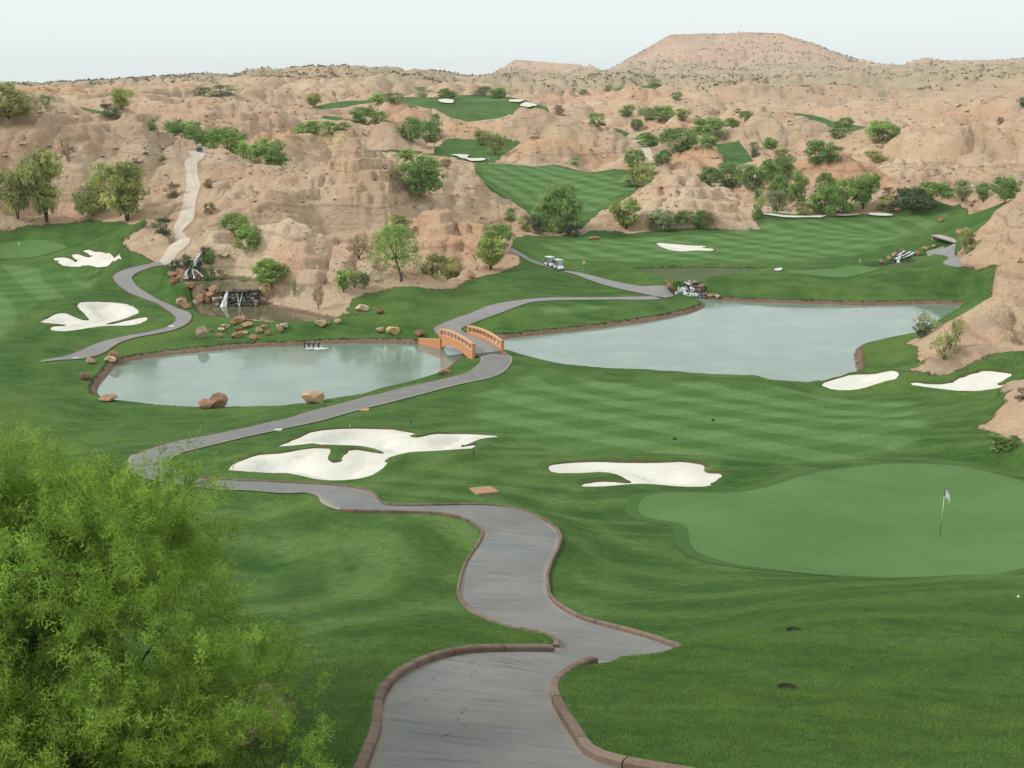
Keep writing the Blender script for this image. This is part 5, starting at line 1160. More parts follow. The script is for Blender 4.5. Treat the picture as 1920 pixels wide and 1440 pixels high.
M['shield'] = simple('pale_windshield', (0.55, 0.60, 0.58), 0.12, 0.5); M['tan'] = simple('tan_board', (0.40, 0.245, 0.155), 0.9, 0.1, 0.10, 3); M['flag'] = simple('white_cloth', (0.78, 0.82, 0.82), 0.9, 0.1, 0.06)
M['greypath'] = M['farpath']
def box(v, f, c, s, rot=None):
    b0 = len(v)
    for dx, dy, dz in ((-1,-1,-1),(1,-1,-1),(1,1,-1),(-1,1,-1),(-1,-1,1),(1,-1,1),(1,1,1),(-1,1,1)):
        p = Vector((dx*s[0]/2, dy*s[1]/2, dz*s[2]/2))
        if rot is not None: p = rot @ p
        v.append((p.x+c[0], p.y+c[1], p.z+c[2]))
    f += [[b0+i for i in q] for q in ([3,2,1,0],[4,5,6,7],[0,1,5,4],[1,2,6,5],[2,3,7,6],[3,0,4,7])]
def bx_obj(name, c, s, mat, parent, rot=None, bev=0.0):
    v, f = [], []; box(v, f, c, s, rot); o = mesh_obj(name, v, f, mat, parent, smooth=False)
    if bev: bevel(o, bev)
    return o
def bevel(o, w, seg=2):
    bm = bmesh.new(); bm.from_mesh(o.data); bmesh.ops.bevel(bm, geom=bm.edges[:], offset=w, segments=seg, affect='EDGES', profile=0.5); bm.to_mesh(o.data); bm.free()
def cyl(name, p0, p1, r0, r1, mat, parent, k=12):
    v, f = [], []; tube(v, f, [np.array(p0), np.array(p1)], [r0, r1], k); f += [list(range(k))[::-1], list(range(k, 2*k))]
    return mesh_obj(name, v, f, mat, parent)
# footbridge
def bridge():
    zd = -28.78; NL, NR, FL, FR = (on_plane(u, v, zd) for u, v in ((887, 662), (942, 660), (829, 635), (878, 628)))
    N_, F_ = (NL+NR)/2, (FL+FR)/2; ax = (F_-N_); L = ax.length; ax.normalize(); rt = Vector((ax.y, -ax.x, 0)); wd = abs((NR-NL).dot(rt))*0.5+abs((FR-FL).dot(rt))*0.5
    o = empty('footbridge', tuple(N_), math.atan2(ax.y, ax.x)-PI/2)      # local y runs along the bridge, x to the right
    tag(o, 'arched orange footbridge with low walls and railings over the pond narrows', 'bridge')
    n = 17; ss = np.linspace(0, L, n); arch = lambda s: 0.34*(1-(2*s/L-1)**2)
    def sweep(name, x0, x1, zt, zb, mat):
        v, f = [], []
        for s in ss:
            for x, z in ((x0, zb(s)), (x1, zb(s)), (x1, zt(s)), (x0, zt(s))): v.append((x, s, z))
        for i in range(n-1):
            for j in range(4): f.append([i*4+j, i*4+(j+1) % 4, (i+1)*4+(j+1) % 4, (i+1)*4+j])
        f += [[3,2,1,0], [4*(n-1)+j for j in range(4)]]
        ob = mesh_obj(name, v, f, mat, o, smooth=False)
        bm = bmesh.new(); bm.from_mesh(ob.data); bmesh.ops.recalc_face_normals(bm, faces=bm.faces); bm.to_mesh(ob.data); bm.free(); return ob
    h = wd/2
    sweep('deck', -h+0.02, h-0.02, lambda s: arch(s)+0.03, lambda s: arch(s)-0.28, M['greypath'])
    for sg in (-1, 1):
        x0, x1 = (sg*h, sg*(h+0.22)) if sg > 0 else (-h-0.22, -h)
        under = lambda s: -1.7 if (sg > 0 or s < 0.06*L or s > 0.985*L) else arch(s)-0.62-0.62*abs(2*s/L-1)**3  # right wall closed down to the water, shaped to darken the arch opening
        sweep('side_wall', x0, x1, lambda s: arch(s)+0.30, under, M['terra'])
        sweep('ledge', x0-0.05, x1+0.05, lambda s: arch(s)+0.42, lambda s: arch(s)+0.303, M['terra2'])
        sweep('handrail', x0-0.02, x1+0.02, lambda s: arch(s)+1.18, lambda s: arch(s)+0.98, M['terra2'])
        for i in range(8):
            s = L*(i+1)/9.0; bx_obj('baluster', ((x0+x1)/2, s, arch(s)+0.70), (0.15, 0.17, 0.555), M['terra'], o)
        for s in (0.0, L): bx_obj('end_post', ((x0+x1)/2, s, 0.06), (0.34, 0.34, 2.36), M['terra'], o, bev=0.02)
    # wing wall along the far bank
    P0 = FL-rt*0.15; P1 = on_plane(786, 645, W)
    inv = Matrix.Rotation(-o.rotation_euler.z, 4, 'Z') @ Matrix.Translation(-o.location)
    v = []
    for P_, zt in ((P0, zd-0.02), (P1, W+0.72)):
        d = (P1-P0); d.z = 0; d.normalize(); nn = Vector((-d.y, d.x, 0))*0.14
        for q, z in ((P_-nn, W-0.5), (P_+nn, W-0.5), (P_+nn, zt), (P_-nn, zt)): v.append(tuple(inv @ Vector((q.x, q.y, z))))
    ob = mesh_obj('wing_wall', v, [[3,2,1,0],[4,5,6,7],[0,1,5,4],[1,2,6,5],[2,3,7,6],[3,0,4,7]], M['terra'], o, smooth=False)
    bm = bmesh.new(); bm.from_mesh(ob.data); bmesh.ops.recalc_face_normals(bm, faces=bm.faces); bm.to_mesh(ob.data); bm.free()
bridge()
# golf carts
def cart(p, rz, label, dark=False):
    o = empty('golf_cart', tuple(p), rz); o.scale = (.9, .9, .9); tag(o, label, 'golf cart', 'golf carts on the paths')
    wm = M['dark'] if dark else M['white']
    bx_obj('chassis', (0, 0, 0.36), (1.0, 2.25, 0.16), M['dark'], o, bev=0.03)
    v = [(-.56,.55,.30),(.56,.55,.30),(.56,1.22,.30),(-.56,1.22,.30),(-.54,.62,.92),(.54,.62,.92),(.48,1.10,.62),(-.48,1.10,.62)]
    ob = mesh_obj('front_cowl', v, [[3,2,1,0],[4,5,6,7],[0,1,5,4],[1,2,6,5],[2,3,7,6],[3,0,4,7]], wm, o, smooth=False); bevel(ob, 0.06)
    bx_obj('rear_body', (0, -0.62, 0.56), (1.12, 0.95, 0.40), wm, o, bev=0.07)
    bx_obj('seat', (0, -0.30, 0.82), (1.05, 0.50, 0.13), M['beige'], o, bev=0.04); bx_obj('backrest', (0, -0.56, 1.06), (1.05, 0.11, 0.40), M['beige'], o, bev=0.04)
    for sx in (-.5, .5):
        cyl('roof_post', (sx, 0.68, 0.90), (sx*.98, 0.50, 1.80), .022, .022, M['dark'], o, 8); cyl('roof_post', (sx, -0.75, 0.74), (sx*.98, -0.68, 1.80), .022, .022, M['dark'], o, 8)
    bx_obj('roof', (0, -0.10, 1.84), (1.20, 1.65, 0.09), wm if dark else M['white'], o, bev=0.04)
    rot = Matrix.Rotation(math.radians(-11), 3, 'X'); bx_obj('windshield', (0, 0.60, 1.33), (0.98, 0.02, 0.82), M['shield'], o, rot)
    for sx in (-.5, .5):
        for sy in (-.78, .82):
            w = cyl('wheel', (sx-.09, sy, .23), (sx+.09, sy, .23), .23, .23, M['black'], o, 16); cyl('rim', (sx-.095, sy, .23), (sx+.095, sy, .23), .12, .12, M['steel'], w, 10)
    cyl('steering_wheel', (-.26, .33, .98), (-.26, .36, .99), .17, .17, M['black'], o, 14)
    for sx, m_ in ((-.25, M['blue']), (.25, M['dark'])): cyl('golf_bag', (sx, -1.02, .50), (sx, -1.20, 1.32), .13, .15, m_, o, 10)
    bx_obj('bumper', (0, 1.20, .34), (.9, .08, .12), M['black'], o)
    return o
pa, pb = at(1048, 507.5), at(1060, 510.5); hd = math.atan2(pb.y-pa.y, pb.x-pa.x)-PI/2
cart(at(1047.5, 507)+Vector((0, 0, 0.06)), hd, 'white golf cart in front of another on the narrow path'); cart(at(1031, 501.5)+Vector((0, 0, 0.06)), hd+0.1, 'white golf cart following behind the front cart')
cart(at(374, 284)+Vector((0, 0, 0.05)), PI+0.35, 'dark golf cart at the top of the uphill path', True)
# people
def person(p, rz, shirt, trousers, shoes, hair, label, pose='stand'):
    J = {}; E_ = []
    def a(n_, x, y, z, r, par=None):
        J[n_] = (len(J), (x, y, z), r)
        if par: E_.append((J[par][0], J[n_][0]))
    sit = pose == 'sit'; hz = 0.52 if sit else 0.92
    a('pelvis', 0, 0, hz, .150); a('waist', 0, 0, hz+.18, .130, 'pelvis'); a('chest', 0, .01, hz+.38, .155, 'waist'); a('collar', 0, 0, hz+.54, .085, 'chest'); a('neck', 0, .01, hz+.60, .055, 'collar')
    a('head', 0, .03, hz+.70, .095, 'neck'); a('crown', 0, .02, hz+.81, .080, 'head')
    for s, k in ((-1, 'l'), (1, 'r')):
        a('sh'+k, s*.19, 0, hz+.49, .065, 'collar')
        if pose == 'swing':   a('el'+k, s*.25, .14, hz+.25, .046, 'sh'+k); a('wr'+k, s*.07, .32, hz+.30, .034, 'el'+k); a('hd'+k, s*.02, .37, hz+.34, .036, 'wr'+k)
        elif sit:             a('el'+k, s*.26, .10, hz+.24, .046, 'sh'+k); a('wr'+k, s*.20, .34, hz+.24, .034, 'el'+k); a('hd'+k, s*.19, .42, hz+.24, .036, 'wr'+k)
        else:                 a('el'+k, s*.26, -.02, hz+.22, .046, 'sh'+k); a('wr'+k, s*.27, .06, hz-.02, .034, 'el'+k); a('hd'+k, s*.27, .08, hz-.10, .036, 'wr'+k)
        hx, hy, hzz = J['hd'+k][1]; wx, wy, wz = J['wr'+k][1]; dx, dy, dz = (hx-wx), (hy-wy), (hzz-wz); q = math.sqrt(dx*dx+dy*dy+dz*dz); dx, dy, dz = dx/q, dy/q, dz/q
        for fi, (o_, l_) in enumerate(((-.030, .075), (-.010, .090), (.010, .085), (.030, .068))):
            a('f%d%s' % (fi, k), hx+dx*.05, hy+dy*.05+o_, hzz+dz*.05, .010, 'hd'+k); a('g%d%s' % (fi, k), hx+dx*l_*1.3-s*.012, hy+dy*l_*1.3+o_, hzz+dz*l_*1.3, .008, 'f%d%s' % (fi, k))
        a('th'+k, hx-s*.02, hy+.05, hzz+.01, .011, 'hd'+k)
        a('hip'+k, s*.10, 0, hz-.04, .105, 'pelvis')
        if sit: a('kn'+k, s*.13, .44, hz, .070, 'hip'+k); a('an'+k, s*.13, .46, hz-.44, .045, 'kn'+k)
        else:   a('kn'+k, s*.12, .03, hz-.45, .070, 'hip'+k); a('an'+k, s*.13, -.01, hz-.84, .045, 'kn'+k)
        ax_, ay_, az_ = J['an'+k][1]; a('to'+k, ax_, ay_+.17, az_-.045, .040, 'an'+k)
    me = bpy.data.meshes.new('person'); me.from_pydata([j[1] for j in J.values()], E_, []); ob = bpy.data.objects.new('person', me); COL.objects.link(ob)
    sk = ob.modifiers.new('skin', 'SKIN')
    for i, j in enumerate(J.values()): me.skin_vertices[0].data[i].radius = (j[2], j[2]*0.85); me.skin_vertices[0].data[i].use_root = (i == 0)
    ob.modifiers.new('sub', 'SUBSURF').levels = 1; ob.modifiers['sub'].render_levels = 1
    dg = bpy.context.evaluated_depsgraph_get(); m2 = bpy.data.meshes.new_from_object(ob.evaluated_get(dg)); ob.modifiers.clear(); ob.data = m2; bpy.data.meshes.remove(me)
    m2.materials.clear()
    for c, nm in ((shirt, 'shirt_cloth'), (trousers, 'trouser_cloth'), (shoes, 'shoe_leather'), ((0.45, 0.27, 0.19), 'skin')): m2.materials.append(simple(nm, c, 0.85, 0.15))
    for f in m2.polygons:
        x, y, z = f.center; i = 0
        if z > hz+.575: i = 3
        elif abs(x) > .17 and z < hz+.20 and not sit and pose == 'stand': i = 3
        elif (pose == 'swing' or sit) and y > .22 and z > hz+.1: i = 3
        elif z < .11: i = 2
        elif z < hz+.06: i = 1
        f.material_index = i
    m2.shade_smooth(); ob.location = p; ob.rotation_euler = (0, 0, rz); tag(ob, label, 'person')
    hv, hf = [], []
    for lat in range(5):
        th = PI/2*(1-lat/4.6)
        for k in range(12): hv.append((.105*math.cos(th)*math.cos(k*PI/6), .02-.012+.112*math.cos(th)*math.sin(k*PI/6), hz+.765+.115*math.sin(th)-.02))
    for lat in range(4):
        for k in range(12): hf.append([lat*12+k, lat*12+(k+1) % 12, (lat+1)*12+(k+1) % 12, (lat+1)*12+k])
    hf.append(list(range(12))); mesh_obj('hair', hv, hf, simple('hair', hair, 0.9), ob)
    bx_obj('nose', (0, .125, hz+.715), (.024, .03, .04), m2.materials[3], ob, bev=0.008)
    return ob
g = person(at(1095, 507), PI+0.2, (0.75, 0.62, 0.10), (0.06, 0.30, 0.21), (0.75, 0.75, 0.72), (0.35, 0.24, 0.10), 'golfer in yellow shirt and green trousers standing on the fairway', 'swing')
pc = at(1038.5, 504); person(pc, hd, (0.04, 0.16, 0.48), (0.03, 0.035, 0.05), (0.05, 0.05, 0.05), (0.04, 0.03, 0.02), 'person in a blue shirt standing between the two white carts')
cp = at(1047.5, 507); fwd = Vector((-math.sin(hd), math.cos(hd), 0)); person(cp+Vector((0, 0, 0.45))-fwd*0.28+Vector((math.cos(hd), math.sin(hd), 0))*(-0.26), hd, (0.40, 0.42, 0.44), (0.25, 0.24, 0.22), (0.6, 0.6, 0.6), (0.02, 0.018, 0.015), 'dark haired person in grey sitting in the front white cart', 'sit')
person(at_r(77, 186, 294), 2.6, (0.03, 0.03, 0.035), (0.03, 0.03, 0.04), (0.02, 0.02, 0.02), (0.02, 0.02, 0.02), 'distant person in dark clothes on the left hill crest')
person(at_r(86, 186, 294), 2.9, (0.75, 0.75, 0.75), (0.2, 0.2, 0.22), (0.5, 0.5, 0.5), (0.1, 0.07, 0.05), 'distant person in a white top on the left hill crest')
# flags
def flag(p, h, label, rz):
    o = empty('golf_flag', tuple(p), rz); tag(o, label, 'flag', 'flags on the greens')
    cyl('pole', (0, 0, h*.30), (0, 0, h*.83), .014, .012, M['white'], o, 10); cyl('pole_foot', (0, 0, -.1), (0, 0, h*.30), .014, .014, M['dark'], o, 10); cyl('pole_tip', (0, 0, h*.83), (0, 0, h), .02, .02, M['dark'], o, 10)
    v, f = [], []; nx, nz = 7, 7
    for i in range(nx):
        for j in range(nz):
            s, t = i/(nx-1), j/(nz-1); v.append((0.02+s*0.30*(0.55+0.45*(1-abs(t-.55))), 0.05*math.sin(s*5+t*3)*s+0.02*math.sin(t*7)*s, h*.985-t*.36-s*.40*(0.5+.5*s)))
    for i in range(nx-1):
        for j in range(nz-1): f.append([i*nz+j, (i+1)*nz+j, (i+1)*nz+j+1, i*nz+j+1])
    mesh_obj('flag_cloth', v, f, M['flag'], o)
    cyl('hole', (0, 0, -.05), (0, 0, .004), .054, .054, M['black'], o, 16)
    return o
fp = at(1762, 1008); flag(fp+Vector((0, 0, .02)), 86/FPX*fp.length*1.06, 'white flag on the large near green', 0.0)
flag(at(36, 475)+Vector((0, 0, .04)), 2.0, 'white flag on the green at the left edge', 0.3); flag(at(1610, 508)+Vector((0, 0, .04)), 2.0, 'white flag on the narrow green beyond the wide pond', 0.2)
# rocks
def rock_material():
    b = MB('red_rock'); pos = b.n('ShaderNodeTexCoord').outputs['Object']; oc = b.n('ShaderNodeObjectInfo')
    n1 = b.noise(pos, 1.6, 4, 0.65); n2 = b.noise(pos, 6, 4, 0.7)
    k = b.n('ShaderNodeCombineColor', {0: b.ramp(n1, 0.3, 0.7, 0.62, 1.25), 1: b.ramp(n1, 0.3, 0.7, 0.60, 1.3), 2: b.ramp(n1, 0.3, 0.7, 0.58, 1.35)})
    c = b.mul(1.0, oc.outputs['Color'], k); c = b.mix(b.ramp(n2, 0.58, 0.72, 0, 0.5), c, (0.10, 0.06, 0.04))
    b.bsdf(c, 0.92, 0.12, b.bump(n2, 0.7, 0.12)); return b.m
M['rock'] = rock_material()
def rock_mesh(seed, sub=3):
    rng = np.random.default_rng(seed); bm = bmesh.new(); bmesh.ops.create_icosphere(bm, subdivisions=sub, radius=0.5)
    pl = [(lambda d: d/np.linalg.norm(d))(rng.normal(size=3)) for _ in range(9)]; off = rng.uniform(0.26, 0.42, 9)
    for v in bm.verts:
        p = np.array(v.co)
        for d, o_ in zip(pl, off):
            q = p.dot(d)
            if q > o_: p = p-d*(q-o_)*0.88
        p = p*(1+0.10*float(pnoise(p[0]*4+seed, p[1]*4+p[2]*3, seed)))
        v.co = p
    me = bpy.data.meshes.new('rock'); bm.to_mesh(me); bm.free(); me.materials.append(M['rock']); me.shade_flat()
    z = [v.co.z for v in me.vertices]; x = [v.co.x for v in me.vertices]; k = np.array([1/(max(x)-min(x)), 1, 1/(max(z)-min(z))])
    for v in me.vertices: v.co = (v.co.x*k[0], v.co.y*k[0], (v.co.z-min(z))*k[2])
    return me
RM = [rock_mesh(s) for s in range(1, 9)]; RMs = [rock_mesh(s, 2) for s in range(11, 17)]
RC = {'r': (0.46, 0.260, 0.165), 'o': (0.53, 0.345, 0.215), 'p': (0.62, 0.48, 0.33), 'y': (0.60, 0.42, 0.20), 'd': (0.27, 0.155, 0.105), 'k': (0.095, 0.090, 0.084), 'g': (0.24, 0.235, 0.215)}
rk = [0]
def rock(u0, v0, u1, v1, c, label, parent=None, p=None, sink=0.12, name='boulder', cat='rock', group='boulders'):
    i = rk[0]; rk[0] += 1; rg = random.Random(i+3)
    if p is None: p = at((u0+u1)/2, v1-0.15*(v1-v0))
    d = p.length; w = (u1-u0)/FPX*d; h = (v1-v0)/FPX*d*1.05
    me = (RM if w > 0.9 else RMs)[i % (8 if w > 0.9 else 6)]
    o = inst(name, me, parent, (p.x, p.y, p.z-h*sink), (rg.uniform(-.12, .12), rg.uniform(-.12, .12), rg.uniform(-.5, .5)), (w, w*rg.uniform(.7, 1.0), h*(1+sink)))
    t = RC[c]; k = rg.uniform(.85, 1.15); o.color = (t[0]*k, t[1]*k, t[2]*k, 1)
    if parent is None: tag(o, label, cat, group)
    return o
ROCKS = [
 (372,751,402,767,'r','low red boulder at the near pond shore beside the tall one'),(395,741,428,767,'r','tall leaning red boulder at the near shore of the left pond'),
 (568,737,609,760,'o','two toned boulder on the near shore of the left pond below the path'),(821,694,844,703,'r','small red boulder on the shore below the footbridge'),
 (187,742,221,753,'r','long flat red boulder at the left end of the left pond'),(159,672,180,682,'o','orange boulder at the tip of the left cart path'),
 (204,661,224,678,'r','red boulder behind the cream one by the left pond'),(196,670,218,680,'p','cream boulder in front of a red one by the left pond'),
 (149,701,169,713,'d','brown boulder on the turf left of the left pond'),
 (368,615,388,635,'p','tallest pale boulder in the field of rocks above the left pond'),(391,616,399,622,'r','small brown rock right of the tall pale boulder'),
 (415,609,430,615,'p','flat pale rock at the left of the rock field'),(410,615,422,621,'p','pale oval rock just above the middle of the rock field'),
 (407,626,418,633,'o','small orange rock near the tall pale boulder'),(433,625,453,635,'r','wide red rock in the lowest row of the rock field'),
 (445,621,466,627,'o','long flat orange rock in the middle of the rock field'),(440,613,455,619,'d','dark brown flat rock in the rock field'),
 (453,604,473,614,'y','yellow brown boulder right below the brown pool'),(432,603,444,610,'r','small red rock touching the long red slab'),(438,595,463,604,'r','long red slab at the rim of the brown pool'),
 (466,628,483,638,'r','red rock at the lower right of the rock field'),(478,614,494,624,'o','squat orange rock at the right of the rock field'),(488,610,502,616,'o','low flat rock behind the squat orange one'),
 (497,621,509,629,'r','tilted red rock between the rock field and the pale trio'),(517,610,529,619,'p','left rock of the pale trio below the pool'),(521,615,532,623,'o','lowest rock of the pale trio below the pool'),(526,607,541,617,'p','right rock of the pale trio below the pool'),
 (591,602,613,612,'y','long yellow brown boulder at the right rim of the pool'),(612,603,621,609,'o','small rock beside the long yellow brown boulder'),(627,599,640,607,'p','pale rock at the pool end near the sand bank'),
 (645,585,655,592,'p','pale rock at the foot of the sand bank'),(666,573,691,585,'p','long pale slab lying on the turf slope'),(667,585,674,590,'r','small red rock under the long pale slab'),
 (703,579,719,590,'d','dark brown boulder on the turf slope'),(706,615,721,624,'o','small orange boulder left of the large yellow one'),(723,615,749,628,'y','large yellow orange boulder on the bank left of the footbridge'),
 (776,620,797,632,'d','reddish brown boulder just left of the footbridge'),(870,508,892,523,'r','low row of red stones by the olive bush'),
 (1104,444,1124,450,'r','flat red stones on the turf below the round tree'),
 # round the left waterfall and weir
 (330,507,347,524,'r','upright red boulder left of the waterfall foot'),(314,511,331,521,'r','low red boulder at the turf edge left of the waterfall'),(318,522,332,536,'r','red boulder nearest the turf left of the waterfall'),
 (345,531,369,542,'r','flat red boulder in the shallows under the waterfall'),(332,519,344,529,'o','orange rock between two red boulders at the waterfall'),
 (392,537,411,552,'r','topmost red boulder left of the stone weir'),(374,546,390,557,'r','red boulder left of the topmost one at the weir'),(368,553,382,567,'y','yellow slab standing left of the stone weir'),
 (381,549,399,562,'o','orange boulder in the pile left of the weir'),(383,556,398,570,'r','red block at the bottom of the pile left of the weir'),(388,546,408,557,'o','wide orange boulder in the middle of the pile'),(397,558,411,567,'p','pale rounded boulder at the foot of the pile left of the weir'),
 (332,562,351,577,'o','orange boulders at the left tip of the lower pool'),(348,571,358,580,'r','small red rock at the left tip of the lower pool'),(336,556,350,565,'d','brown rock above the left tip of the lower pool'),
 (485,540,500,550,'y','yellow boulder on top of the pile right of the weir'),(490,549,504,560,'o','large orange boulder right of the weir'),(484,551,494,561,'r','red boulder touching the right end of the weir'),(485,558,498,570,'o','lowest orange boulder right of the weir'),
 # round the right cascade
 (1250,532,1262,544,'r','red boulder left of the white cascade'),(1259,539,1266,545,'r','small red rock at the left edge of the cascade'),(1247,527,1256,533,'r','flat red rock above the left side of the cascade'),
 (1305,532,1321,541,'o','orange boulder right of the white cascade'),(1290,526,1298,533,'p','pale rock standing at the lip of the cascade'),(1298,527,1306,532,'p','small pale rock beside the lip of the cascade'),
 (1303,552,1318,561,'y','tan rocks in the outflow under the cascade'),(1324,551,1338,558,'o','orange rock on the shore right of the cascade'),(1340,553,1350,560,'p','pale rock on the shore further right of the cascade'),(1312,541,1322,550,'d','dark red rock at the right end of the cascade'),
 (1255,515,1261,519,'p','pale stone lying in the pool above the cascade'),
 # far right stream
 (1714,472,1726,480,'r','red rock right of the far cascade'),(1672,474,1681,481,'o','orange rock left of the far cascade'),(1686,467,1696,474,'r','red rock behind the far cascade'),(1648,488,1656,494,'r','red rock at the left end of the far stream pool'),
 (1662,481,1670,488,'o','tan rock on the bank of the far stream pool'),(1730,464,1742,470,'y','tan rock beside the far stream bend'),(1747,459,1756,464,'o','orange stone by the small far bridge'),(1792,432,1804,441,'r','red stones above the small far bridge'),
 (1759,409,1768,416,'r','red stones at the edge of the far turf'),(1675,391,1690,397,'r','red rock behind the strip bunkers'),(1806,430,1820,436,'p','pale stones of the far stream under the hill'),
 (1601,662,1609,668,'r','red stone on the steep bank of the wide pond'),(1602,676,1610,683,'r','lower red stone on the steep bank of the wide pond'),
]
for t in ROCKS: rock(*t)
# waterfalls
def white_water():
    b = MB('white_water'); uv = b.n('ShaderNodeAttribute', attribute_name='flow').outputs['Vector']
    n = b.noise(b.scaled(uv, (4.5, 1.3, 1)), 1.0, 4, 0.75); b.bsdf(b.mix(b.ramp(n, 0.40, 0.56), (0.16, 0.19, 0.19), (0.84, 0.88, 0.88)), 0.35, 0.4, b.bump(n, 0.6, 0.1)); return b.m
M['fall'] = white_water()
def ribbon(name, pts, wid, parent, seed=0):
    rg = random.Random(seed); v, f, fl = [], [], []; m = len(pts); K = 5; s = 0
    for i, p in enumerate(pts):
        if i: s += (Vector(p)-Vector(pts[i-1])).length
        w = wid[i] if isinstance(wid, (list, tuple)) else wid
        for j in range(K):
            t = j/(K-1)-.5; v.append((p[0]+t*w, p[1]-0.10*math.cos(t*PI)+rg.uniform(-.04, .04), p[2]+rg.uniform(-.05, .05)-abs(t)*0.12)); fl.append((t*w, s, 0))
    for i in range(m-1):
        for j in range(K-1): f.append([i*K+j, i*K+j+1, (i+1)*K+j+1, (i+1)*K+j])
    o = mesh_obj(name, v, f, M['fall'], parent); a_ = o.data.attributes.new('flow', 'FLOAT_VECTOR', 'POINT'); a_.data.foreach_set('vector', np.array(fl, np.float32).ravel()); return o
def local(o, p): return (p[0]-o.location.x, p[1]-o.location.y, p[2]-o.location.z)
def fall_rock(o, p, w, h, c, fs=1.0):
    i = rk[0]; rk[0] += 1; rg = random.Random(i); q = local(o, p)
    r = inst('rock', RMs[i % 6], o, (q[0], q[1], q[2]-h*.3), (rg.uniform(-.2, .2), rg.uniform(-.2, .2), rg.uniform(0, 6.28)), (w*fs, w*.9*fs, h*fs)); t = RC[c]; k = rg.uniform(.6, 1.5); r.color = (t[0]*k, t[1]*k, t[2]*k, 1)
def left_fall():
    b0 = at(362, 522); o = empty('waterfall', tuple(b0)); tag(o, 'tall thin white waterfall dropping over dark rocks on the tan hill', 'waterfall'); rg = random.Random(4)
    for u, v, w, h, c in [(352,508,1.2,.9,'k'),(360,505,1.3,1.0,'k'),(356,498,1.2,1.0,'k'),(362,492,1.1,.9,'d'),(368,486,1.0,.8,'d'),(374,481,1.0,.8,'r'),(378,488,1.0,.8,'r'),(374,496,1.1,.9,'k'),(370,503,1.2,.9,'k'),(376,508,1.2,.9,'k'),(383,512,1.1,.8,'k'),(354,515,1.1,.9,'k'),(362,516,1.4,1.2,'k'),(370,517,1.3,1.1,'k'),(378,519,1.3,1.0,'k'),(358,522,1.1,.9,'k'),(366,523,1.2,.9,'d'),(374,524,1.1,.9,'k'),(348,512,1.0,.8,'k'),(386,519,1.0,.8,'k'),(382,476,1.0,.8,'r')]:
        fall_rock(o, at(u, v), w, h, c if rg.random() < .55 else rg.choice('gdd'), .74)
    def rb(pp, wd, up=.55):
        pts = [local(o, at(u, v)+Vector((0, -0.30, up-.15))) for u, v in pp]; ribbon('water_sheet', pts, wd, o, len(pp))
    rb([(381,476),(376,481),(371,487),(367,493),(365,499),(362,505)], [.3,.4,.45,.55,.6,.6]); rb([(362,494),(358,500),(356,506)], [.15,.25,.3]); rb([(356,507),(351,512),(350,519),(350,527)], [.4,.35,.4,.7]); rb([(364,508),(372,513),(378,518),(382,523)], [.4,.25,.22,.4]); rb([(362,507),(363,514),(365,521),(366,526)], [.3,.15,.18,.35])
left_fall()
def weir():
    A0, B0 = on_plane(411, 545.5, W_UP), on_plane(487, 545, W_UP); o = empty('weir', tuple((A0+B0)/2+Vector((0, 0, -1.9)))); tag(o, 'broad low weir of dark wet stones with thin white falls between two pools', 'waterfall'); rg = random.Random(9)
    rows = 5
    for j in range(rows):
        n = 13
        for i in range(n):
            t = (i+.5*(j % 2)+rg.uniform(-.2, .2))/n; p = A0.lerp(B0, t); k = j/(rows-1)
            fall_rock(o, Vector((p.x, p.y-0.15-1.0*k+rg.uniform(-.1, .1), W_UP-0.10-1.72*k+rg.uniform(-.08, .08))), rg.uniform(.48, .72), rg.uniform(.42, .62), rg.choice('kkkgkd'))
    def rb(u, w0, w1, du=0.0):
        t = (u-411)/76; p = A0.lerp(B0, t); pts = []
        for k in np.linspace(0, 1, 6): pts.append(local(o, Vector((p.x+du*k, p.y-0.62-1.05*k, W_UP+0.10-1.95*k))))
        ribbon('water_sheet', pts, [w0+(w1-w0)*k for k in np.linspace(0, 1, 6)], o, int(u))
    rb(429, .30, .95, -.5); rb(446, .07, .16, .45); rb(457, .08, .20, -.35)
weir()
def wide_ribbon(o, pts, w, seed):
    rg = random.Random(seed); v, f, fl = [], [], []; K = 14; s_ = 0
    lift = [rg.uniform(-.14, .14) for _ in range(K)]; fw = [rg.uniform(-.16, .16) for _ in range(K)]
    for i, p in enumerate(pts):
        if i: s_ += (p-pts[i-1]).length
        for j in range(K):
            q = local(o, p); t = j/(K-1)-.5; v.append((q[0]+t*w, q[1]+fw[j], q[2]+lift[j]*(1 if i < 4 else .2))); fl.append((t*w+seed*3, s_, 0))
    for i in range(len(pts)-1):
        for j in range(K-1):
            if rg.random() < .80: f.append([i*K+j, i*K+j+1, (i+1)*K+j+1, (i+1)*K+j])
    ob = mesh_obj('water_sheet', v, f, M['fall'], o); a_ = ob.data.attributes.new('flow', 'FLOAT_VECTOR', 'POINT'); a_.data.foreach_set('vector', np.array(fl, np.float32).ravel())
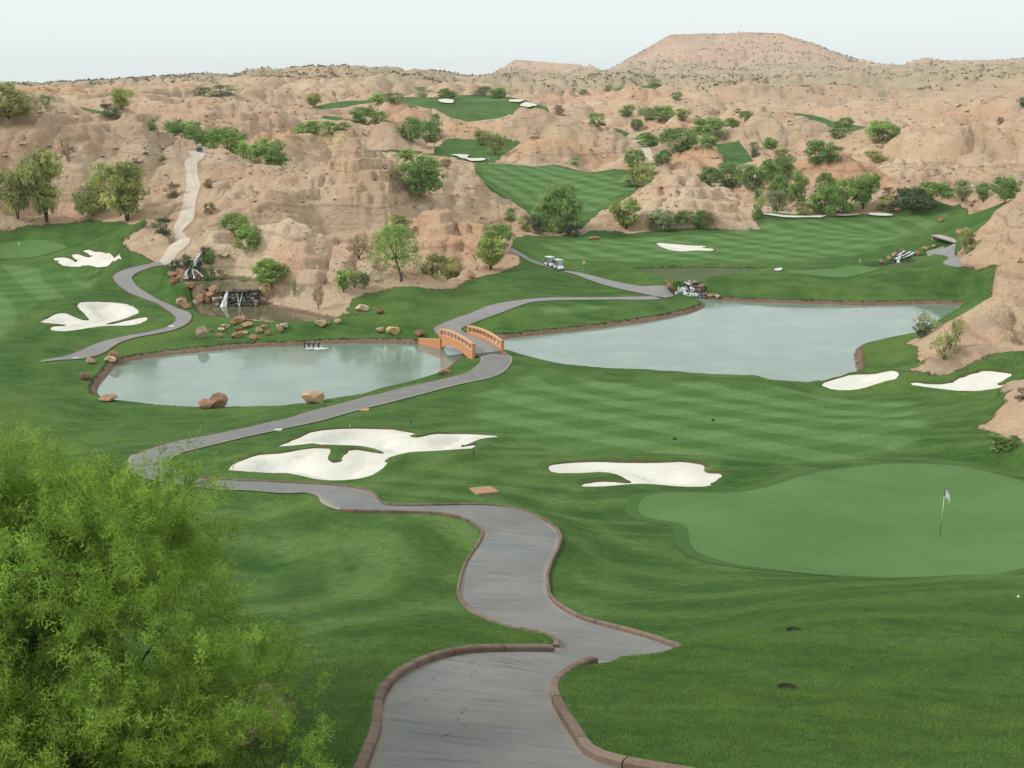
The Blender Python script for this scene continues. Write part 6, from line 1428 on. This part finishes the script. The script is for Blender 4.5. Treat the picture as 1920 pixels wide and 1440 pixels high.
def right_fall():
    A0, B0 = on_plane(1262, 531, W_FAR), on_plane(1322, 535, W_FAR); o = empty('cascade', tuple((A0+B0)/2+Vector((0, 0, -1.7)))); tag(o, 'white stepped cascade falling into the wide pond by the path fork', 'waterfall'); rg = random.Random(19)
    for j in range(4):
        for i in range(9):
            t = (i+.5+rg.uniform(-.2, .2))/9; p = A0.lerp(B0, t); k = j/3
            fall_rock(o, Vector((p.x, p.y-.15-1.6*k, W_FAR-.30-1.35*k)), rg.uniform(.5, .75), rg.uniform(.4, .6), rg.choice('kkgd'))
    for s, (t0, t1, z0_, y0) in enumerate([(.02,.52,.16,-.1),(.08,.66,-.34,-.75),(.02,.98,-1.0,-1.45)]):
        pa, pb = A0.lerp(B0, (t0+t1)/2), (B0-A0).length*(t1-t0)
        wide_ribbon(o, [Vector((pa.x, pa.y+y0-.10-dy, W_FAR+z0_-dz)) for dy, dz in ((-.3, -.02), (0, 0), (.25, .06), (.34, .3), (.40, .66))], pb, s)
right_fall()
def far_fall():
    b0 = at(1692, 492); o = empty('cascade', tuple(b0)); tag(o, 'small white cascade beside the narrow far green', 'waterfall')
    for u, v, w in [(1680,478,1.0),(1688,476,1.0),(1696,475,1.0),(1704,475,1.0),(1712,478,.9),(1676,487,.9),(1684,485,.8),(1694,483,.9),(1703,482,.9),(1676,493,.8)]: fall_rock(o, at(u, v), w, w*.6, 'k')
    for i, pp in enumerate([[(1706,475),(1700,479),(1692,482),(1684,486),(1677,490)],[(1712,476),(1708,480),(1700,484),(1692,487)],[(1696,474),(1688,478),(1682,483)],[(1688,487),(1682,491),(1684,496)]]):
        ribbon('water_sheet', [local(o, at(u, v)+Vector((0, -.2, .40))) for u, v in pp], [.5]*len(pp), o, i)
far_fall()
# water spouts at the far shore of the left pond
for i, u in enumerate((571, 579.5, 588.5, 597.5)):
    p = on_plane(u, 651, W); o = empty('water_spout', tuple(p)); tag(o, ['first water spout from the left at the far shore of the left pond', 'second water spout from the left at the far shore of the left pond', 'third water spout from the left at the far shore of the left pond', 'rightmost water spout at the far shore of the left pond'][i], 'water spout', 'water spouts of the left pond')
    cyl('pipe', (0, 0, -.4), (0, 0, .42), .10, .09, M['dark'], o, 10); cyl('nozzle', (-.05, 0, .40), (.18, -.10, .46), .12, .10, M['black'], o, 10)
    ribbon('water_jet', [(.14, -.06, .42), (.24, -.14, .36), (.33, -.2, .22), (.40, -.26, .03)], [.10, .14, .2, .34], o, i)
fm = []
ff_ = []; pc0 = on_plane(586, 652.5, W)
rg = np.random.default_rng(3); ang = np.linspace(0, 2*PI, 41)[:-1]
rad = 1+0.25*pnoise(np.cos(ang)*2, np.sin(ang)*2, 77); pts = np.c_[pc0.x+.5+np.cos(ang)*1.5*rad, pc0.y-.35+np.sin(ang)*.55*rad]
v, f = fill(pts, 0.25); o = mesh_obj('foam', np.c_[v, W+.025+.03*np.abs(pnoise(v[:, 0]*3, v[:, 1]*3, 9))], f, M['fall']); a_ = o.data.attributes.new('flow', 'FLOAT_VECTOR', 'POINT'); a_.data.foreach_set('vector', np.c_[v, np.zeros(len(v))].astype(np.float32).ravel())
tag(o, 'white foam on the water under the four spouts', kind='stuff')
# small things on turf and paths
def slab(name, px, hgt, mat, label, cat):
    P_ = [at(u, v) for u, v in px]; v = [(p.x, p.y, p.z-.08) for p in P_]+[(p.x, p.y, p.z+hgt) for p in P_]
    o = mesh_obj(name, v, [[3,2,1,0],[4,5,6,7],[0,1,5,4],[1,2,6,5],[2,3,7,6],[3,0,4,7]], mat, smooth=False)
    bm = bmesh.new(); bm.from_mesh(o.data); bmesh.ops.recalc_face_normals(bm, faces=bm.faces); bmesh.ops.bevel(bm, geom=bm.edges[:], offset=.012, segments=1, affect='EDGES'); bm.to_mesh(o.data); bm.free()
    return tag(o, label, cat)
slab('ground_board', [(895,929.5),(936,925),(920,914.5),(880,918)], .10, M['tan'], 'flat tan board set in the turf above the path', 'board')
slab('stepping_stone', [(671,770),(691,770.5),(693,767),(674,766)], .06, M['terra'], 'small orange slab at the lower edge of the path', 'slab')
for px, lb in (([(514,808.5),(528,808),(530,805.5),(516,806)], 'white plate on the path above the twin bunker'), ([(315,613.5),(326,613.2),(327,611.2),(316,611.5)], 'white plate on the left cart path at its sharp bend'), ([(935,663.2),(947,663.2),(946,660.8),(936,660.8)], 'white plate at the right foot of the footbridge'), ([(136,672.8),(148,672.4),(148,671),(137,671.3)], 'white plate near the tip of the left cart path')):
    slab('marker_plate', px, .09, M['white'], lb, 'marker')
def dome(u, v, label):
    p = at(u, v); o = empty('dome_marker', tuple(p)); tag(o, label, 'marker', 'dark dome markers on the fairway')
    v_, f_ = [], []; R_ = 0.15
    for i in range(7):
        t = PI/2*i/6.0
        for k in range(14): v_.append((R_*math.cos(t)*math.cos(k*PI/7), R_*math.cos(t)*math.sin(k*PI/7), R_*1.25*math.sin(t)-.01))
    for i in range(6):
        for k in range(14): f_.append([i*14+k, i*14+(k+1) % 14, (i+1)*14+(k+1) % 14, (i+1)*14+k])
    mesh_obj('dome', v_, f_, M['black'], o); cyl('base_ring', (0, 0, -.02), (0, 0, .025), .175, .165, M['dark'], o, 16)
dome(1337, 789.5, 'small dark dome on the striped fairway, farther one'); dome(1265, 824.5, 'small dark dome on the striped fairway, nearer one')
def stake(u, v, h, mat, label):
    p = at(u, v); o = empty('marker_stake', tuple(p)); tag(o, label, 'stake'); cyl('post', (0, 0, -.1), (0, 0, h), .045, .04, mat, o, 8); cyl('cap', (0, 0, h), (0, 0, h+.04), .04, .01, mat, o, 8)
stake(770, 794, .32, M['dark'], 'dark stake on the turf behind the twin bunker'); stake(656, 802, .18, M['white'], 'short white stake at the far rim of the twin bunker'); stake(888, 853, .34, M['dark'], 'dark stake at the right tip of the twin bunker')
def ball(u, v):
    p = at(u, v); bm = bmesh.new(); bmesh.ops.create_icosphere(bm, subdivisions=3, radius=.035); me = bpy.data.meshes.new('golf_ball'); bm.to_mesh(me); bm.free(); me.materials.append(M['white']); me.shade_smooth()
    tag(inst('golf_ball', me, None, (p.x, p.y, p.z+.05)), 'white golf ball on the turf at the right edge', 'ball')
ball(1909, 1122)
def drain(u, v, w, label):
    p = at(u, v); o = empty('drain', tuple(p)); tag(o, label, 'drain', 'drains in the right foreground'); v_, f_ = [], []
    for rr_, z in ((1.0, .03), (.78, .035), (.70, -.02), (0.02, -.03)):
        for k in range(16): v_.append((w*rr_*math.cos(k*PI/8)*(1+.1*math.sin(k*2.3)), w*rr_*.8*math.sin(k*PI/8), z))
    for i in range(3):
        for k in range(16): f_.append([i*16+k, i*16+(k+1) % 16, (i+1)*16+(k+1) % 16, (i+1)*16+k])
    mesh_obj('rim', v_, f_, simple('drain_soil', (0.035, 0.045, 0.022), 0.95, .05), o)
    for k in range(3): bx_obj('bar', ((k-1)*w*.35, 0, .0), (.02, w*1.2, .012), M['dark'], o)
drain(1476, 1291, .16, 'dark oval drain in the right foreground turf'); drain(1488, 1183, .17, 'shallow dark hollow in the turf below the large green')
def small_far_bridge():
    A_, B_ = at(1754, 452), at(1803, 447); o = empty('plank_bridge', tuple((A_+B_)/2+Vector((0, 0, .16)))); d = B_-A_; L = math.hypot(d.x, d.y); a = math.atan2(d.y, d.x); o.rotation_euler = (0, 0, a)
    tag(o, 'low pale plank bridge over the far stream under the right hill', 'bridge'); bx_obj('deck', (0, 0, 0), (L, 1.8, .16), simple('pale_planks', (.42, .36, .31), .9), o, bev=.02); bx_obj('beam', (0, -.85, -.16), (L*.96, .16, .16), M['dark'], o); bx_obj('beam', (0, .85, -.16), (L*.96, .16, .16), M['dark'], o)
    for s in (-1, 1): bx_obj('footing', (s*L*.46, 0, -.42), (.6, 1.7, .6), M['tan'], o)
small_far_bridge()

# loose stones on the bare slopes
def loose_stones():
    rng = np.random.default_rng(61); X, Y = [], []
    for _ in range(11):
        m = 4000; r = np.exp(rng.uniform(math.log(120), math.log(430), m)); a = np.radians(rng.uniform(-26, 26, m)); x, y = r*np.sin(a), r*np.cos(a)
        ok = (sample(GS.reshape(NF, NS), x, y) < -1.0) & (sample(PS.reshape(NF, NS), x, y) < -0.8) & (sample(WS.reshape(NF, NS), x, y) < -0.5) & (fbm(x*0.06, y*0.06, 3, 97) > rng.uniform(-0.35, 0.6, m))
        X.append(x[ok]); Y.append(y[ok])
    X, Y = np.concatenate(X), np.concatenate(Y); n = len(X); Z = sample(HF, X, Y); r = np.hypot(X, Y)
    base = np.array([(1,0,0),(0,1,0),(-1,0,0),(0,-1,0),(0,0,.8),(.6,.6,.45),(-.6,.6,.4),(-.6,-.6,.45),(.6,-.6,.4)], float); F_ = np.array([(0,5,4),(5,1,4),(1,6,4),(6,2,4),(2,7,4),(7,3,4),(3,8,4),(8,0,4),(0,1,5),(1,2,6),(2,3,7),(3,0,8)])
    s = 0.0011*r*rng.lognormal(0, .55, n)*rng.uniform(.5, 1.1, n); q = base[None]*(1+rng.normal(0, .22, (n, 9, 1)))*s[:, None, None]*np.array([1, 1, .75])
    th = rng.uniform(0, 6.28, n); c, sn_ = np.cos(th)[:, None], np.sin(th)[:, None]
    P_ = np.stack([q[:, :, 0]*c-q[:, :, 1]*sn_+X[:, None], q[:, :, 0]*sn_+q[:, :, 1]*c+Y[:, None], q[:, :, 2]+Z[:, None]-s[:, None]*.15], -1).reshape(-1, 3)
    fs = (F_[None]+9*np.arange(n)[:, None, None]).reshape(-1, 3)
    b = MB('loose_stone'); pos = b.n('ShaderNodeNewGeometry').outputs['Position']; b.bsdf(b.mix(b.ramp(b.noise(pos, 0.9, 3, .7), .35, .65), (0.30, 0.205, 0.135), (0.52, 0.40, 0.28)), .95, .05)
    tag(mesh_obj('loose_stones', P_, fs, b.m, smooth=False), 'loose stones strewn over the bare tan slopes', kind='stuff')
loose_stones()
